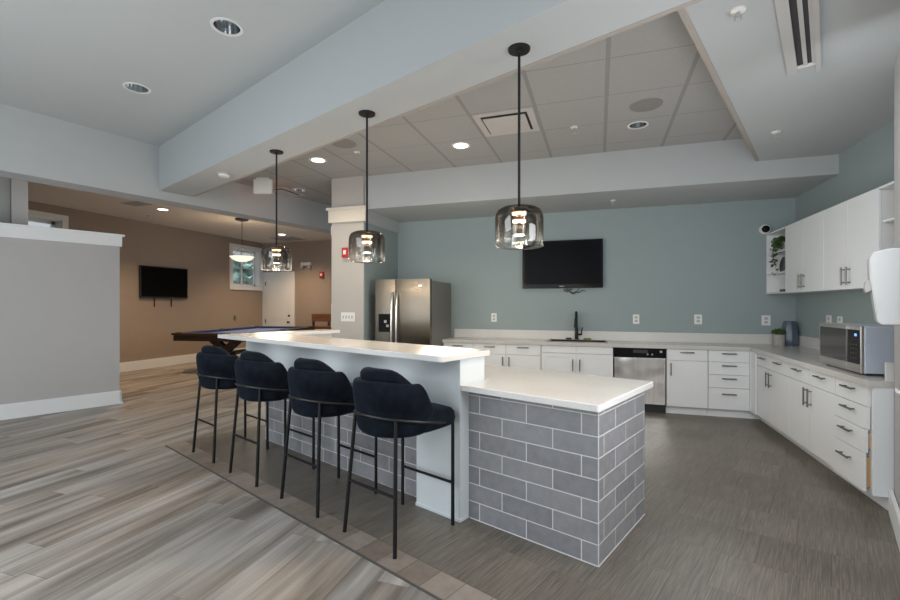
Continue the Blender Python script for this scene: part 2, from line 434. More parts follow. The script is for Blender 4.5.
def tag(o, label, cat, group=None):
    o['label'] = label; o['category'] = cat
    if group: o['group'] = group
    return o
def thing(name, label, cat, loc=(0,0,0), rz=0.0, group=None):
    o = bpy.data.objects.new(name, None); COL.objects.link(o)
    o.location = loc; o.rotation_euler = (0,0,rz); o.empty_display_size = 0.1
    return tag(o, label, cat, group)
def struct(name, bm, m, parent=None, **k):
    o = obj(name, bm, m, parent, **k)
    if parent is None: o['kind'] = 'structure'
    return o
def dup(root, loc, rz, label=None):
    r = root.copy(); COL.objects.link(r); r.location = loc; r.rotation_euler = (0,0,rz)
    if label: r['label'] = label
    for ch in list(root.children):
        c = ch.copy(); COL.objects.link(c); c.parent = r
        for g in list(ch.children):
            d = g.copy(); COL.objects.link(d); d.parent = c
    return r
def bbox(u0, u1, v0, v1, z0, z1, bm=None):
    """box in the bar's turned axes, given in world coordinates"""
    bm = bm or BM()
    return prism(bm, [W(u0,v0), W(u1,v0), W(u1,v1), W(u0,v1)], z0, z1)
def holed(pts, z, holes, top=None):
    """ceiling sheet with round holes"""
    bm = BM(); edges = []
    def loop(ps):
        vs = [bm.verts.new((p[0],p[1],z)) for p in ps]
        for i in range(len(vs)): edges.append(bm.edges.new((vs[i], vs[(i+1)%len(vs)])))
    loop(pts)
    for hx, hy, r in holes:
        loop([(hx+r*math.cos(2*PI*k/28), hy+r*math.sin(2*PI*k/28)) for k in range(28)])
    bmesh.ops.triangle_fill(bm, use_beauty=True, use_dissolve=False, edges=edges)
    for f in bm.faces:
        if f.normal.z > 0: f.normal_flip()
    return bm

# ------------------------------------------------------------------ setting: floors
struct('floor', prism(BM(), [(-14,-9),(7,-9),(7,13),(-14,13)], -0.12, -0.004), 'floor_wood')
struct('floor_tile', prism(BM(), [W(-5.22,1.667), W(0.9,1.667), (3.2,3.2), (2.6,7.25), (-3.4,7.25), W(-5.22,5.2)], -0.1, 0.0), 'floor_tile')
struct('trim_1', bbox(-5.22, 0.33, 1.656, 1.668, -0.01, 0.002), 'threshold')

# ------------------------------------------------------------------ setting: walls
YB = 7.18; XR = 2.50; XL = -9.70; YF = 11.2
struct('wall_back', bx(BM(), -3.4, 2.7, YB, YB+0.15, 0, 3.0), 'teal')
struct('wall_right', bx(BM(), XR, XR+0.15, 3.93, YB+0.1, 0, 3.5), 'teal')
C0 = (1.940, 3.925)
struct('wall_near_right', prism(BM(), [C0, W(0.335,-3.0), W(0.9,-3.0), (2.66,3.925)], 0, 3.6), 'greige')
struct('wall_kitchen_left', bx(BM(), -3.90, -3.352, 5.99, YB+0.15, 0, 3.42), 'column')
struct('wall_kitchen_side', bx(BM(), -3.352, -3.34, 5.995, YB, 0, 2.95), 'teal')
struct('wall_half', bbox(-8.12, -7.95, -4.0, 1.93, 0, 2.32), 'greige')
bm = bbox(-8.17, -7.925, -4.0, 1.955, 2.30, 2.445)
bbox(-8.19, -7.905, -4.0, 1.985, 2.445, 2.475, bm)
struct('trim_2', bm, 'trim')
bm = bbox(-7.95, -7.925, -4.0, 1.955, 0, 0.175); bbox(-7.95, -7.918, -4.0, 1.965, 0, 0.03, bm); bbox(-7.95,-7.932,-4.0,1.945,0.175,0.195,bm)
bbox(-8.145, -7.925, 1.93, 1.955, 0, 0.175, bm)
struct('baseboard_half', bm, 'trim')
# taupe games-room walls, with two window openings in the left one
wins = [(9.99, 11.06, 1.97, 3.05), (4.75, 5.80, 1.97, 3.05)]
bm = BM()
ys = [(-3.0, 4.75), (5.80, 9.99), (11.06, YF+0.15)]
for a, b in ys: bx(bm, XL-0.22, XL, a, b, 0, 3.4)
for a, b, z0, z1 in wins:
    bx(bm, XL-0.22, XL, a, b, 0, z0); bx(bm, XL-0.22, XL, a, b, z1, 3.4)
struct('wall_left', bm, 'taupe')
struct('wall_far', bx(BM(), XL, -3.35, YF, YF+0.15, 0, 3.4), 'taupe')
struct('wall_hall', bbox(-8.50, -8.38, -3.0, 0.82, 0, 3.32), 'hall')
struct('wall_post', bbox(-8.52, -8.28, 0.825, 0.985, 0, 3.32), 'greige')
bm = bx(BM(), XL, XL+0.022, -3.0, YF, 0, 0.185); bx(bm, XL, XL+0.014, -3.0, YF, 0.185, 0.21)
struct('baseboard_left', bm, 'trim')
struct('baseboard_far', bx(BM(), -8.5, -3.9, YF-0.022, YF, 0, 0.20), 'trim')
# near right wall baseboard (turned like the wall)
dB = Vector((C0[0],C0[1])) 
bm = prism(BM(), [(C0[0]-0.003, C0[1]+0.01), W(0.335,-3.0), W(0.313,-3.0), (C0[0]-0.026, C0[1]+0.01)], 0, 0.165)
struct('baseboard_near_right', bm, 'trim')
# window casings, sashes and panes
for i, (a, b, z0, z1) in enumerate(wins):
    bm = BM(); w = 0.10
    bx(bm, XL, XL+0.03, a-w, a, z0-w, z1+w); bx(bm, XL, XL+0.03, b, min(b+w, YF-0.002), z0-w, z1+w)
    bx(bm, XL, XL+0.03, a, b, z1, z1+w); bx(bm, XL, XL+0.045, a, b, z0-w, z0)
    for y0, y1, q0, q1 in ((a, a+0.02, z0, z1), (b-0.02, b, z0, z1), (a, b, z0, z0+0.02), (a, b, z1-0.02, z1)):
        bx(bm, XL-0.2, XL, y0, y1, q0, q1)
    wo = struct('window_%d' % (i+1), bm, 'trim')
    bm = BM(); s = 0.055
    for y0, y1, q0, q1 in ((a+0.02, a+0.02+s, z0, z1), (b-0.02-s, b-0.02, z0, z1), (a, b, z0+0.02, z0+0.02+s), (a, b, z1-0.02-s, z1-0.02),
                           ((a+b)/2-0.012, (a+b)/2+0.012, z0, z1), (a, b, (z0+z1)/2-0.012, (z0+z1)/2+0.012)):
        bx(bm, XL-0.19, XL-0.155, y0, y1, q0, q1)
    obj('window_sash', bm, 'trim', wo)
    obj('window_pane', bx(BM(), XL-0.176, XL-0.170, a+0.03, b-0.03, z0+0.03, z1-0.03), 'pane', wo)
# far door
dx0, dx1, dz = XL+0.12, -8.65, 2.31
bm = bx(BM(), XL+0.005, dx0, YF-0.03, YF, 0, dz); bx(bm, dx1, dx1+0.11, YF-0.03, YF, 0, dz); bx(bm, XL+0.005, dx1+0.11, YF-0.032, YF, dz, dz+0.115)
door = struct('door_1', bm, 'trim')
bm = bx(BM(), dx0, dx1, YF-0.020, YF-0.004, 0.01, dz)
for x0, x1, z0, z1 in ((dx0+.005, dx0+.13, .01, dz), (dx1-.13, dx1-.005, .01, dz), (dx0+.13, dx1-.13, dz-.14, dz), (dx0+.13, dx1-.13, .01, .25), (dx0+.13, dx1-.13, 1.0, 1.14)):
    bx(bm, x0, x1, YF-0.028, YF-0.02, z0, z1)
leaf = obj('door_leaf', bm, 'trim', door)
bm = cyl(BM(), (dx1-.075, YF-.03, 0.93), (dx1-.075, YF-.075, 0.93), 0.022); lathe(bm, [(0,0.035),(0.03,0.02),(0.035,0),(0.03,-0.02),(0,-0.035)], 16, (dx1-.075, YF-.09, 0.93))
obj('door_knob', bm, 'bronze', door, smooth=True)
obj('deadbolt', cyl(BM(), (dx1-.075, YF-.03, 1.12), (dx1-.075, YF-.055, 1.12), 0.032), 'bronze', door, smooth=True)
for z in (2.08, 0.95):
    obj('hinge', cyl(BM(), (dx0+.004, YF-.036, z-.055), (dx0+.004, YF-.036, z+.055), 0.013), 'bronze', door)

# ------------------------------------------------------------------ setting: ceilings, beams, soffits
ZH, ZT, ZR, ZS, ZBm, ZG = 3.62, 3.38, 3.10, 2.885, 3.015, 3.31
hi_cans = [(-2.761, 2.791), (-4.394, 3.294)]
lo_cans = [(0.397, 5.226), (-4.797, 6.395)]
def outward(p, q, e):
    pass
struct('ceiling', holed([W(-9.3,-4.2), W(0.9,-4.2), W(0.9,2.3), W(-7.4,2.3)], ZH, [(x,y,0.098) for x,y in hi_cans]), 'ceil', fix=False)
struct('ceiling_tile', holed([W(-7.3,2.35), W(1.0,2.35), (2.6,6.1), (-3.38,6.1), (-3.38,11.3), (-5.2,11.3), (-6.4,6.4)], ZT, [(x,y,0.088) for x,y in lo_cans]), 'ceil_tile', fix=False)
struct('ceiling_beam', bbox(-7.25, 0.9, 2.158, 2.60, ZBm, ZH+0.1), 'soffit')
struct('trim_3', bbox(-7.0, 0.9, 2.572, 2.606, ZBm-0.004, ZBm+0.03), 'trimgap')
struct('ceiling_soffit', bx(BM(), -3.345, 2.62, 6.03, YB+0.12, ZS, 3.5), 'soffit')
struct('ceiling_soffit_right', prism(BM(), [W(-0.63,2.62), W(1.2,2.62), (2.62,4.2), (2.62,6.028), (1.731,6.028)], ZR, 3.5), 'soffit')
struct('trim_4', prism(BM(), [W(-0.648,2.62), W(-0.612,2.62), (1.752,6.02), (1.712,6.02)], ZR-0.004, ZR+0.03), 'trimgap')
# slightly skewed header between hall, kitchen and games room
h0 = Vector((-6.126, 3.078)); hd = (Vector((-5.272, 6.379))-h0).normalized(); hn = Vector((-hd.y, hd.x))
A = h0 - hd*6; B = h0 + hd*8.4
struct('ceiling_header', prism(BM(), [tuple(A), tuple(B), tuple(B+hn*0.34), tuple(A+hn*0.34)], 2.90, ZH+0.1), 'soffit')
A2 = A+hn*0.3; B2 = B+hn*0.3
struct('ceiling_games', prism(BM(), [tuple(A2), tuple(B2), (-3.3,11.4), (-10.1,11.4), (-10.1,-3.2)], ZG, ZG+0.1), 'ceil_games')
# column capital and the matching band on the kitchen side wall
bm = bx(BM(), -3.935, -3.300, 5.955, 6.03, 2.70, 2.885); bx(bm, -3.965, -3.285, 5.935, 6.03, 2.885, 2.925)
bx(bm, -3.935, -3.90, 6.03, YB, 2.70, 2.885)
struct('trim_5', bm, 'capital')
struct('trim_6', bx(BM(), -3.345, -3.318, 6.03, YB, 2.69, ZS), 'soffit')
struct('trim_7', bx(BM(), -3.925, -3.90, 6.02, YB, 0, 1.46), 'trim')
struct('baseboard_column', bx(BM(), -3.925, -3.34, 5.968, 5.99, 0, 0.2), 'trim')

# ------------------------------------------------------------------ bar island
isl = thing('bar_island', 'two-level bar island clad in grey brick tile with white end pier', 'bar island', (0,0,0), -TH)
obj('tiled_base', prism(BM(), [(-4.65,2.43),(-0.972,2.43),(-0.972,3.245),(-4.65,3.245)], 0, 0.874), 'brick_tile', isl)
bm = bx(BM(), -0.975, -0.9705, 2.4285, 2.433, 0, 0.874); bx(bm, -1.875, -0.9705, 2.4275, 2.43, 0, 0.006); bx(bm, -0.972, -0.9695, 2.43, 3.245, 0, 0.006)
obj('grout_edge', bm, 'grout', isl)
bm = BM()
fr_ = [(-4.885,0.80),(-2.28,0.80),(-2.28,0.0),(-1.876,0.0),(-1.876,1.085),(-4.885,1.085)]
A_ = [bm.verts.new((x,2.335,z)) for x,z in fr_]; B_ = [bm.verts.new((x,2.612,z)) for x,z in fr_]
bm.faces.new(A_); bm.faces.new(B_[::-1])
for i in range(6): bm.faces.new((A_[i],B_[i],B_[(i+1)%6],A_[(i+1)%6]))
pier = obj('pier_and_apron', bm, 'panelgrey', isl)
obj('base_moulding', bx(BM(), -2.287, -1.870, 2.327, 2.42, 0, 0.022), 'panelgrey', pier, bevel=0.004)
obj('return_panel', bx(BM(), -4.885, -4.83, 2.613, 3.40, 0.0, 1.085), 'panelgrey', isl)
# raised top: L plan with rounded near corner
def arc(cx, cy, r, a0, a1, n=6):
    return [(cx+r*math.cos(a0+(a1-a0)*k/n), cy+r*math.sin(a0+(a1-a0)*k/n)) for k in range(n+1)]
pts = [(-5.09,2.12)] + arc(-1.884,2.152,0.032,-PI/2,0) + [(-1.852,2.645),(-4.78,2.645),(-4.78,3.50),(-5.09,3.50)]
tp = obj('raised_countertop', prism(BM(), pts, 1.086, 1.126), 'quartz', None, (0,0,0), -TH, bevel=0.004)
tag(tp, 'long white quartz bar top, the higher level behind the stools', 'countertop')
pts = [(-1.870,2.334)] + arc(-0.945,2.349,0.015,-PI/2,0,3) + [(-0.93,3.30),(-4.62,3.30),(-4.62,2.66),(-1.870,2.66)]
lt = obj('lower_countertop', prism(BM(), pts, 0.876, 0.916), 'quartz', None, (0,0,0), -TH, bevel=0.004)
tag(lt, 'lower white quartz countertop on the grey tiled island end', 'countertop')

# ------------------------------------------------------------------ bar stools
def arcpts(r, cy, a0, a1, n, zf, sx=1.0):
    out = []
    for k in range(n+1):
        a = a0+(a1-a0)*k/n
        out.append((sx*r*math.sin(a), cy-r*math.cos(a), zf(a)))
    return out
def make_stool():
    # local: +y towards the bar, origin on the floor below the seat centre
    t = thing('bar_stool', '', 'bar stool', group='navy bar stools along the bar')
    def sstep(x, a, b):
        x = max(0, min(1, (x-a)/(b-a))); return x*x*(3-2*x)
    # barrel shell
    bm = BM(); n = 40; A = math.radians(106)
    rows = []
    for k in range(n+1):
        a = -A+2*A*k/n; q = abs(a)
        top = 0.998 - 0.150*sstep(q, math.radians(80), math.radians(107)) - 0.018*sstep(q, math.radians(20), math.radians(75))
        out = [(0.150,0.640),(0.215,0.646),(0.250,0.675),(0.256,0.73),(0.275,0.73+(top-0.73)*0.5),(0.283,top-0.045),(0.272,top-0.012),(0.250,top),
               (0.226,top-0.012),(0.212,top-0.045),(0.208,0.73+(top-0.73)*0.4),(0.205,0.70),(0.150,0.675)]
        rows.append([bm.verts.new((r*math.sin(a), -0.040-r*math.cos(a)*0.98, z)) for r, z in out])
    for R0, R1 in zip(rows, rows[1:]):
        m = len(R0)
        for i in range(m):
            j = (i+1)%m; bm.faces.new((R0[i],R0[j],R1[j],R1[i]))
    bm.faces.new(rows[0]); bm.faces.new(rows[-1][::-1])
    s = obj('backrest', bm, 'velvet', t, smooth=True)
    md = s.modifiers.new('sub', 'SUBSURF'); md.levels = 1; md.render_levels = 1
    # inner roll cushion peeping over the rim
    bm = BM(); path = []; rad = []
    for k in range(25):
        f = k/24; a = math.radians(-80+160*f); q = abs(a)
        z = 1.012 - 0.085*sstep(q, math.radians(28), math.radians(82))
        path.append((0.196*math.sin(a), -0.026-0.196*math.cos(a), z)); rad.append(0.050*max(0.35, math.sin(PI*min(max(f,0.04),0.96))**0.35))
    tube(bm, path, rad, 14)
    obj('roll_cushion', bm, 'velvet', t, smooth=True)
    # seat pad
    bm = BM(); prof = [(0,0.0),(0.80,0.0),(0.95,0.02),(1.0,0.055),(0.985,0.095),(0.92,0.125),(0.75,0.139),(0,0.145)]; seg = 40; rings = []
    for r, z in prof:
        if r == 0: rings.append([bm.verts.new((0,0.06,0.655+z))]); continue
        ring = []
        for k in range(seg):
            a = 2*PI*k/seg; c, s_ = math.cos(a), math.sin(a); e = 0.78 if s_ < 0 else 0.42
            x = 0.282*math.copysign(abs(c)**e, c)*r; y = (0.232 if s_ > 0 else 0.235)*math.copysign(abs(s_)**e, s_)*r
            ring.append(bm.verts.new((x, 0.06+y, 0.655+z - (0.012*max(0, s_) if z > 0.1 else 0))))
        rings.append(ring)
    for P, Q in zip(rings, rings[1:]):
        for k in range(seg):
            j = (k+1)%seg
            if len(P)==1: bm.faces.new((P[0],Q[j],Q[k]))
            elif len(Q)==1: bm.faces.new((P[k],P[j],Q[0]))
            else: bm.faces.new((P[k],P[j],Q[j],Q[k]))
    obj('seat', bm, 'velvet', t, smooth=True)
    # metal hoop around the back, running down to the front legs
    bm = BM(); hp = [(-0.236,0.245,0.690)]
    for k in range(29):
        a = math.radians(-104+208*k/28); q = abs(a)/math.radians(104)
        hp.append((0.287*math.sin(a), 0.018-0.322*math.cos(a), 0.790-0.080*q**1.6))
    hp.append((0.236,0.245,0.690))
    tube(bm, hp, 0.0095, 10)
    obj('hoop', bm, 'hoop_metal', t, smooth=True)
    for sx in (-1, 1):
        obj('leg', cyl(BM(), (sx*0.234,-0.270,0), (sx*0.186,-0.218,0.780), 0.0125, 0.0115, 12), 'black_metal', t, smooth=True)
        obj('leg', cyl(BM(), (sx*0.236,0.245,0), (sx*0.236,0.245,0.692), 0.0125, 0.0115, 12), 'black_metal', t, smooth=True)
    obj('footrest', cyl(BM(), (-0.2137,-0.248,0.33), (0.2137,-0.248,0.33), 0.0095, None, 10), 'black_metal', t, smooth=True)
    obj('footrest', cyl(BM(), (-0.236,0.245,0.278), (0.236,0.245,0.278), 0.0095, None, 10), 'black_metal', t, smooth=True)
    return t
st0 = make_stool()
stools = [(-2.131, 2.036, 'navy velvet bar stool on black legs, nearest the white end pier'),
          (-2.899, 2.036, 'navy velvet bar stool on black legs, second from the white end pier'),
          (-3.718, 2.022, 'navy velvet bar stool on black legs, second from the far left end of the bar'),
          (-4.541, 2.030, 'navy velvet bar stool on black legs, furthest left in front of the pool table')]
for i, (u, v, lab) in enumerate(stools):
    p = W(u, v)
    if i == 0:
        st0.location = (p[0], p[1], 0); st0.rotation_euler = (0,0,-TH); st0['label'] = lab
    else:
        dup(st0, (p[0], p[1], 0), -TH, lab)

# ------------------------------------------------------------------ pendants over the bar
def make_pendant():
    t = thing('pendant_lamp', '', 'pendant lamp', group='smoked glass pendants over the bar')
    top = ZBm - 1.797
    prof = [(0.112,0.0),(0.132,0.004),(0.144,0.018),(0.147,0.05),(0.147,0.185),(0.143,0.215),(0.130,0.240),(0.105,0.256),(0.07,0.262),(0.012,0.263)]
    obj('glass_shade', lathe(BM(), [(r, z*0.955) for r, z in prof], 48), 'smoked', t, smooth=True, fix=False)
    bm = BM()
    lathe(bm, [(0.040,0.218),(0.050,0.214),(0.050,0.222),(0.030,0.238),(0,0.240)], 32)
    cyl(bm, (0,0,0.15), (0,0,0.218), 0.014); cyl(bm, (0,0,0.168), (0,0,0.182), 0.044, None, 28)
    obj('lamp_core', bm, 'copper', t, smooth=True)
    for z0_, z1_, r_ in ((0.203,0.2155,0.043), (0.155,0.1675,0.040), (0.076,0.0775,0.030)):  # lowest disc is no LED: added glow for warm reflections in the glass
        obj('led_ring', cyl(BM(), (0,0,z0_), (0,0,z1_), r_, None, 28), 'led', t, smooth=True)
    bm = lathe(BM(), [(0.0,0.078),(0.064,0.078),(0.071,0.073),(0.075,0.010),(0.118,0.002)], 36)
    lathe(bm, [(0.046,0.150),(0.046,0.080)], 32)
    obj('inner_glass', bm, 'clear', t, smooth=True, fix=False)
    bm = BM(); tor = [(0.1455*math.cos(2*PI*k/40), 0.1455*math.sin(2*PI*k/40), 0.012) for k in range(40)]
    tube(bm, tor, 0.0035, 6, closed=True)
    obj('glass_rim', bm, 'clear', t, smooth=True)
    obj('stem', cyl(BM(), (0,0,0.246), (0,0,top-0.02), 0.0085), 'black_metal', t, smooth=True)
    bm = lathe(BM(), [(0,-0.03),(0.012,-0.03),(0.016,-0.014),(0.066,-0.012),(0.068,0.0),(0,0.0)], 32, (0,0,top))
    obj('ceiling_canopy', bm, 'black_metal', t, smooth=True)
    return t
pd0 = make_pendant()
for i, (u, lab) in enumerate(((-1.449, 'smoked glass drum pendant nearest, in front of the kitchen television'),
                              (-2.889, 'smoked glass drum pendant hanging before the pale column, the middle one'),
                              (-4.320, 'smoked glass drum pendant furthest left, hanging in front of the far white door'))):
    p = W(u, 2.38)
    if i == 0: pd0.location = (p[0], p[1], 1.797); pd0['label'] = lab
    else: dup(pd0, (p[0], p[1], 1.797), 0, lab)
    l = bpy.data.lights.new('pendant_light', 'POINT'); l.energy = 14; l.color = (1, 0.76, 0.5); l.shadow_soft_size = 0.05
    lo = bpy.data.objects.new('pendant_light', l); COL.objects.link(lo); lo.location = (p[0], p[1], 1.775)

# ------------------------------------------------------------------ kitchen cabinets
def pull(bm, axis, c, L, out, r=0.0075):
    """bar pull: axis is the bar direction, out the direction away from the face, c a point on the face"""
    c = Vector(c); a = Vector(axis); o = Vector(out)
    p = c + o*0.032
    cyl(bm, p-a*L/2, p+a*L/2, r, None, 10)
    for s in (-1, 1):
        q = c + a*(s*L*0.36); cyl(bm, q, q+o*0.032, r*0.8, None, 8)
    return bm
ZC0, ZC1 = 0.105, 0.866
D1 = (0.717, 0.862)
bank = [(0.717,0.862),(0.553,0.712),(0.385,0.548),(0.108,0.380)]
def back_cab(name, label, x0, x1, drawers, doors, cat='cabinet', false_front=False):
    """fronts face -Y at y = 6.565; drawers/doors: lists of (x0,x1,z0,z1,handle)"""
    yf = 6.565; g = 0.0025
    t = thing(name, label, cat, ((x0+x1)/2, yf, 0), 0, 'white base cabinets along the back wall')
    ox, oy = (x0+x1)/2, yf
    bm = bx(BM(), x0-ox, x1-ox, 0.020, YB-oy-0.005, ZC0, ZC1)
    obj('carcass', bm, 'carcass', t)
    obj('toe_kick', bx(BM(), x0-ox, x1-ox, 0.068, 0.09, 0, ZC0), 'cab', t)
    for a, b, z0, z1, h in drawers:
        d = obj('false_front' if false_front else 'drawer', bx(BM(), a-ox+g, b-ox-g, 0, 0.019, z0, z1), 'cab', t, bevel=0.0015)
        if h: obj('handle', pull(BM(), (1,0,0), ((a+b)/2-ox, 0, z0+(z1-z0)*0.74), 0.165, (0,-1,0)), 'handle', d, smooth=True)
    for a, b, z0, z1, h in doors:
        bm = bx(BM(), a-ox+g, b-ox-g, 0, 0.019, z0, z1)
        if false_front:   # framed sink doors
            s = 0.055
            bm = bx(BM(), a-ox+g, b-ox-g, 0.006, 0.019, z0, z1)
            for q in ((a+g,a+g+s,z0,z1),(b-g-s,b-g,z0,z1),(a+s,b-s,z0,z0+s),(a+s,b-s,z1-s,z1)):
                bx(bm, q[0]-ox, q[1]-ox, 0, 0.006, q[2], q[3])
        d = obj('door', bm, 'cab', t, bevel=0.0015)
        hx = (a+0.050 if h == 'l' else b-0.045)-ox
        obj('handle', pull(BM(), (0,0,1), (hx, 0, 0.60), 0.165, (0,-1,0)), 'handle', d, smooth=True)
    return t
zd = (0.108, 0.712)
back_cab('base_cabinet', 'white base cabinet with one drawer, beside the steel fridge', -2.285, -1.797, [(-2.285,-1.797,*D1,1)], [(-2.285,-1.797,*zd,'r')])
back_cab('base_cabinet', 'white base cabinet with two drawers over two doors, left of the sink cabinet', -1.793, -0.797, [(-1.793,-1.305,*D1,1),(-1.305,-0.797,*D1,1)], [(-1.793,-1.305,*zd,'r'),(-1.305,-0.797,*zd,'l')])
back_cab('sink_cabinet', 'white base cabinet with framed doors below the black faucet', -0.791, 0.183, [(-0.791,-0.305,0.765,0.862,0),(-0.305,0.183,0.765,0.862,0)], [(-0.791,-0.305,0.108,0.758,'r'),(-0.305,0.183,0.108,0.758,'l')], false_front=True)
back_cab('base_cabinet', 'white base cabinet with one drawer and one door, right of the dishwasher', 0.850, 1.335, [(0.850,1.335,*D1,1)], [(0.850,1.335,*zd,'l')])
back_cab('drawer_cabinet', 'white four-drawer base cabinet on the back wall beside the corner', 1.339, 1.80, [(1.339,1.80,a,b,1) for a, b in bank], [])

def right_cab(name, label, y0, y1, drawers, doors, outs=None):
    """fronts face -X at x = 1.83"""
    xf = 1.83; g = 0.0025; oy = (y0+y1)/2
    t = thing(name, label, 'cabinet', (xf, oy, 0), 0, 'white base cabinets along the right wall')
    xe = XR-xf-0.005
    obj('carcass', bx(BM(), 0.020, xe, y0-oy, y1-oy, ZC0, ZC1), 'carcass', t)
    obj('toe_kick', bx(BM(), 0.100, 0.12, y0-oy, y1-oy, 0, ZC0), 'cab', t)
    for i, (a, b, z0, z1) in enumerate(drawers):
        e = (outs or [0]*9)[i]
        d = obj('drawer', bx(BM(), -e, 0.019-e, a-oy+g, b-oy-g, z0, z1), 'cab', t, bevel=0.0015)
        if e: obj('drawer_side', bx(BM(), 0.019-e, 0.02, a-oy+0.012, a-oy+0.026, z0+0.03, z1-0.03), 'raw_wood', d)
        obj('handle', pull(BM(), (0,1,0), (-e, (a+b)/2-oy, z0+(z1-z0)*0.70), 0.165, (-1,0,0)), 'handle', d, smooth=True)
    for a, b, z0, z1, h in doors:
        d = obj('door', bx(BM(), 0, 0.019, a-oy+g, b-oy-g, z0, z1), 'cab', t, bevel=0.0015)
        hy = (a+0.042 if h == 'n' else b-0.042)-oy
        obj('handle', pull(BM(), (0,0,1), (0, hy, 0.60), 0.165, (-1,0,0)), 'handle', d, smooth=True)
    return t
right_cab('base_cabinet', 'white two-door base cabinet under the potted plant and vase on the right run', 5.42, 6.385, [(5.94,6.385,*D1),(5.42,5.94,*D1)], [(5.94,6.385,*zd,'n'),(5.42,5.94,*zd,'f')])
right_cab('base_cabinet', 'white two-door base cabinet in the middle of the right run, left of the microwave', 4.475, 5.416, [(4.95,5.416,*D1),(4.475,4.95,*D1)], [(4.95,5.416,*zd,'n'),(4.475,4.95,*zd,'f')])
dc = right_cab('drawer_cabinet', 'white four-drawer base cabinet under the microwave, a lower drawer ajar', 3.955, 4.471, [(4.005,4.471,a,b) for a, b in bank], [], [0,0.004,0.016,0.026])
obj('end_panel', bx(BM(), 0.0, 0.115, 3.937-4.213, 3.957-4.213, ZC0, ZC1), 'cab', dc)
bm = bx(BM(), 1.812, 1.83, 6.389, 6.563, ZC0, ZC1); bx(bm, 1.802, 1.83, 6.563, 6.583, ZC0, ZC1); bx(bm, 1.80, 1.948, 6.633, 6.655, 0, ZC0); bx(bm, 1.93, 1.948, 6.386, 6.633, 0, ZC0); bx(bm, 1.81, 1.825, 6.583, 6.633, ZC0, ZC1)
o = obj('corner_filler', bm, 'cab'); tag(o, 'narrow white filler strip in the inner corner between both cabinet runs', 'filler panel')

# worktop, one continuous L with the sink cut out, and its upstand
sx0, sx1, sy0, sy1 = -0.70, 0.10, 6.66, 7.06
bm = BM(); za, zb = 0.867, 0.915
bx(bm, -2.292, sx0, 6.54, YB-0.002, za, zb); bx(bm, sx0, sx1, 6.54, sy0, za, zb); bx(bm, sx0, sx1, sy1, YB-0.002, za, zb)
bx(bm, sx1, XR-0.002, 6.54, YB-0.002, za, zb); bx(bm, 1.80, XR-0.002, 3.932, 6.54, za, zb)
ct = obj('worktop', bm, 'laminate')
tag(ct, 'pale grey L-shaped kitchen worktop running along back and right walls', 'countertop')
bm = bx(BM(), -2.292, XR-0.022, YB-0.022, YB-0.001, zb, 1.045); bx(bm, XR-0.022, XR-0.001, 3.932, YB-0.001, zb, 1.045)
bx(bm, 1.90, XR-0.022, 3.932, 3.950, zb, 1.045)
obj('backsplash', bm, 'splash', ct)
# sink
sk = thing('kitchen_sink', 'stainless steel sink set in the worktop under the black faucet', 'sink', ((sx0+sx1)/2, (sy0+sy1)/2, zb))
hx, hy = (sx1-sx0)/2-0.004, (sy1-sy0)/2-0.004
bm = BM()
bx(bm, -hx-0.02, hx+0.02, -hy-0.02, -hy+0.012, 0.0005, 0.007); bx(bm, -hx-0.02, hx+0.02, hy-0.012, hy+0.02, 0.0005, 0.007)
bx(bm, -hx-0.02, -hx+0.012, -hy, hy, 0.0005, 0.007); bx(bm, hx-0.012, hx+0.02, -hy, hy, 0.0005, 0.007)
obj('rim', bm, 'handle', sk)
bm = BM()
for q in ((-hx,hx,-hy,-hy+0.004),(-hx,hx,hy-0.004,hy),(-hx,-hx+0.004,-hy,hy),(hx-0.004,hx,-hy,hy)): bx(bm, *q, -0.045, 0.0)
bx(bm, -hx, hx, -hy, hy, -0.047, -0.044)
obj('basin', bm, 'steel', sk)
# faucet
fa = thing('kitchen_faucet', 'matte black pull-down kitchen faucet standing behind the sink', 'faucet', (-0.325, 7.11, zb))
bm = lathe(BM(), [(0,0),(0.034,0),(0.034,0.012),(0.026,0.02),(0.024,0.18),(0.018,0.19),(0,0.19)], 20)
obj('faucet_body', bm, 'black_metal', fa, smooth=True)
bm = BM(); pth = [(0,0,0.18),(0,0,0.30)] + [(0,-0.085+0.085*math.cos(a), 0.335+0.085*math.sin(a)) for a in [PI*k/10 for k in range(0,11)]]
tube(bm, pth, 0.017, 12)
obj('spout', bm, 'black_metal', fa, smooth=True)
obj('spray_head', cyl(BM(), (0,-0.17,0.335), (0,-0.178,0.19), 0.022, 0.029), 'black_metal', fa, smooth=True)
bm = BM(); cyl(bm, (0,0,0.08), (0.075,0,0.085), 0.014); cyl(bm, (0.07,0,0.075), (0.085,0,0.19), 0.010, 0.008)
obj('lever', bm, 'black_metal', fa, smooth=True)
o = obj('sponge', bx(BM(), -0.055, 0.055, -0.03, 0.03, 0, 0.028), 'sponge', None, (-0.17, 7.10, zb), 0.1, bevel=0.006); tag(o, 'small yellow-green sponge right of the black faucet', 'sponge')
o = obj('soap_dish', lathe(BM(), [(0,0),(0.035,0),(0.045,0.02),(0.04,0.03),(0,0.034)], 20), 'black', None, (-0.44, 7.10, zb), smooth=True); tag(o, 'small black round drain stopper left of the black faucet', 'stopper')

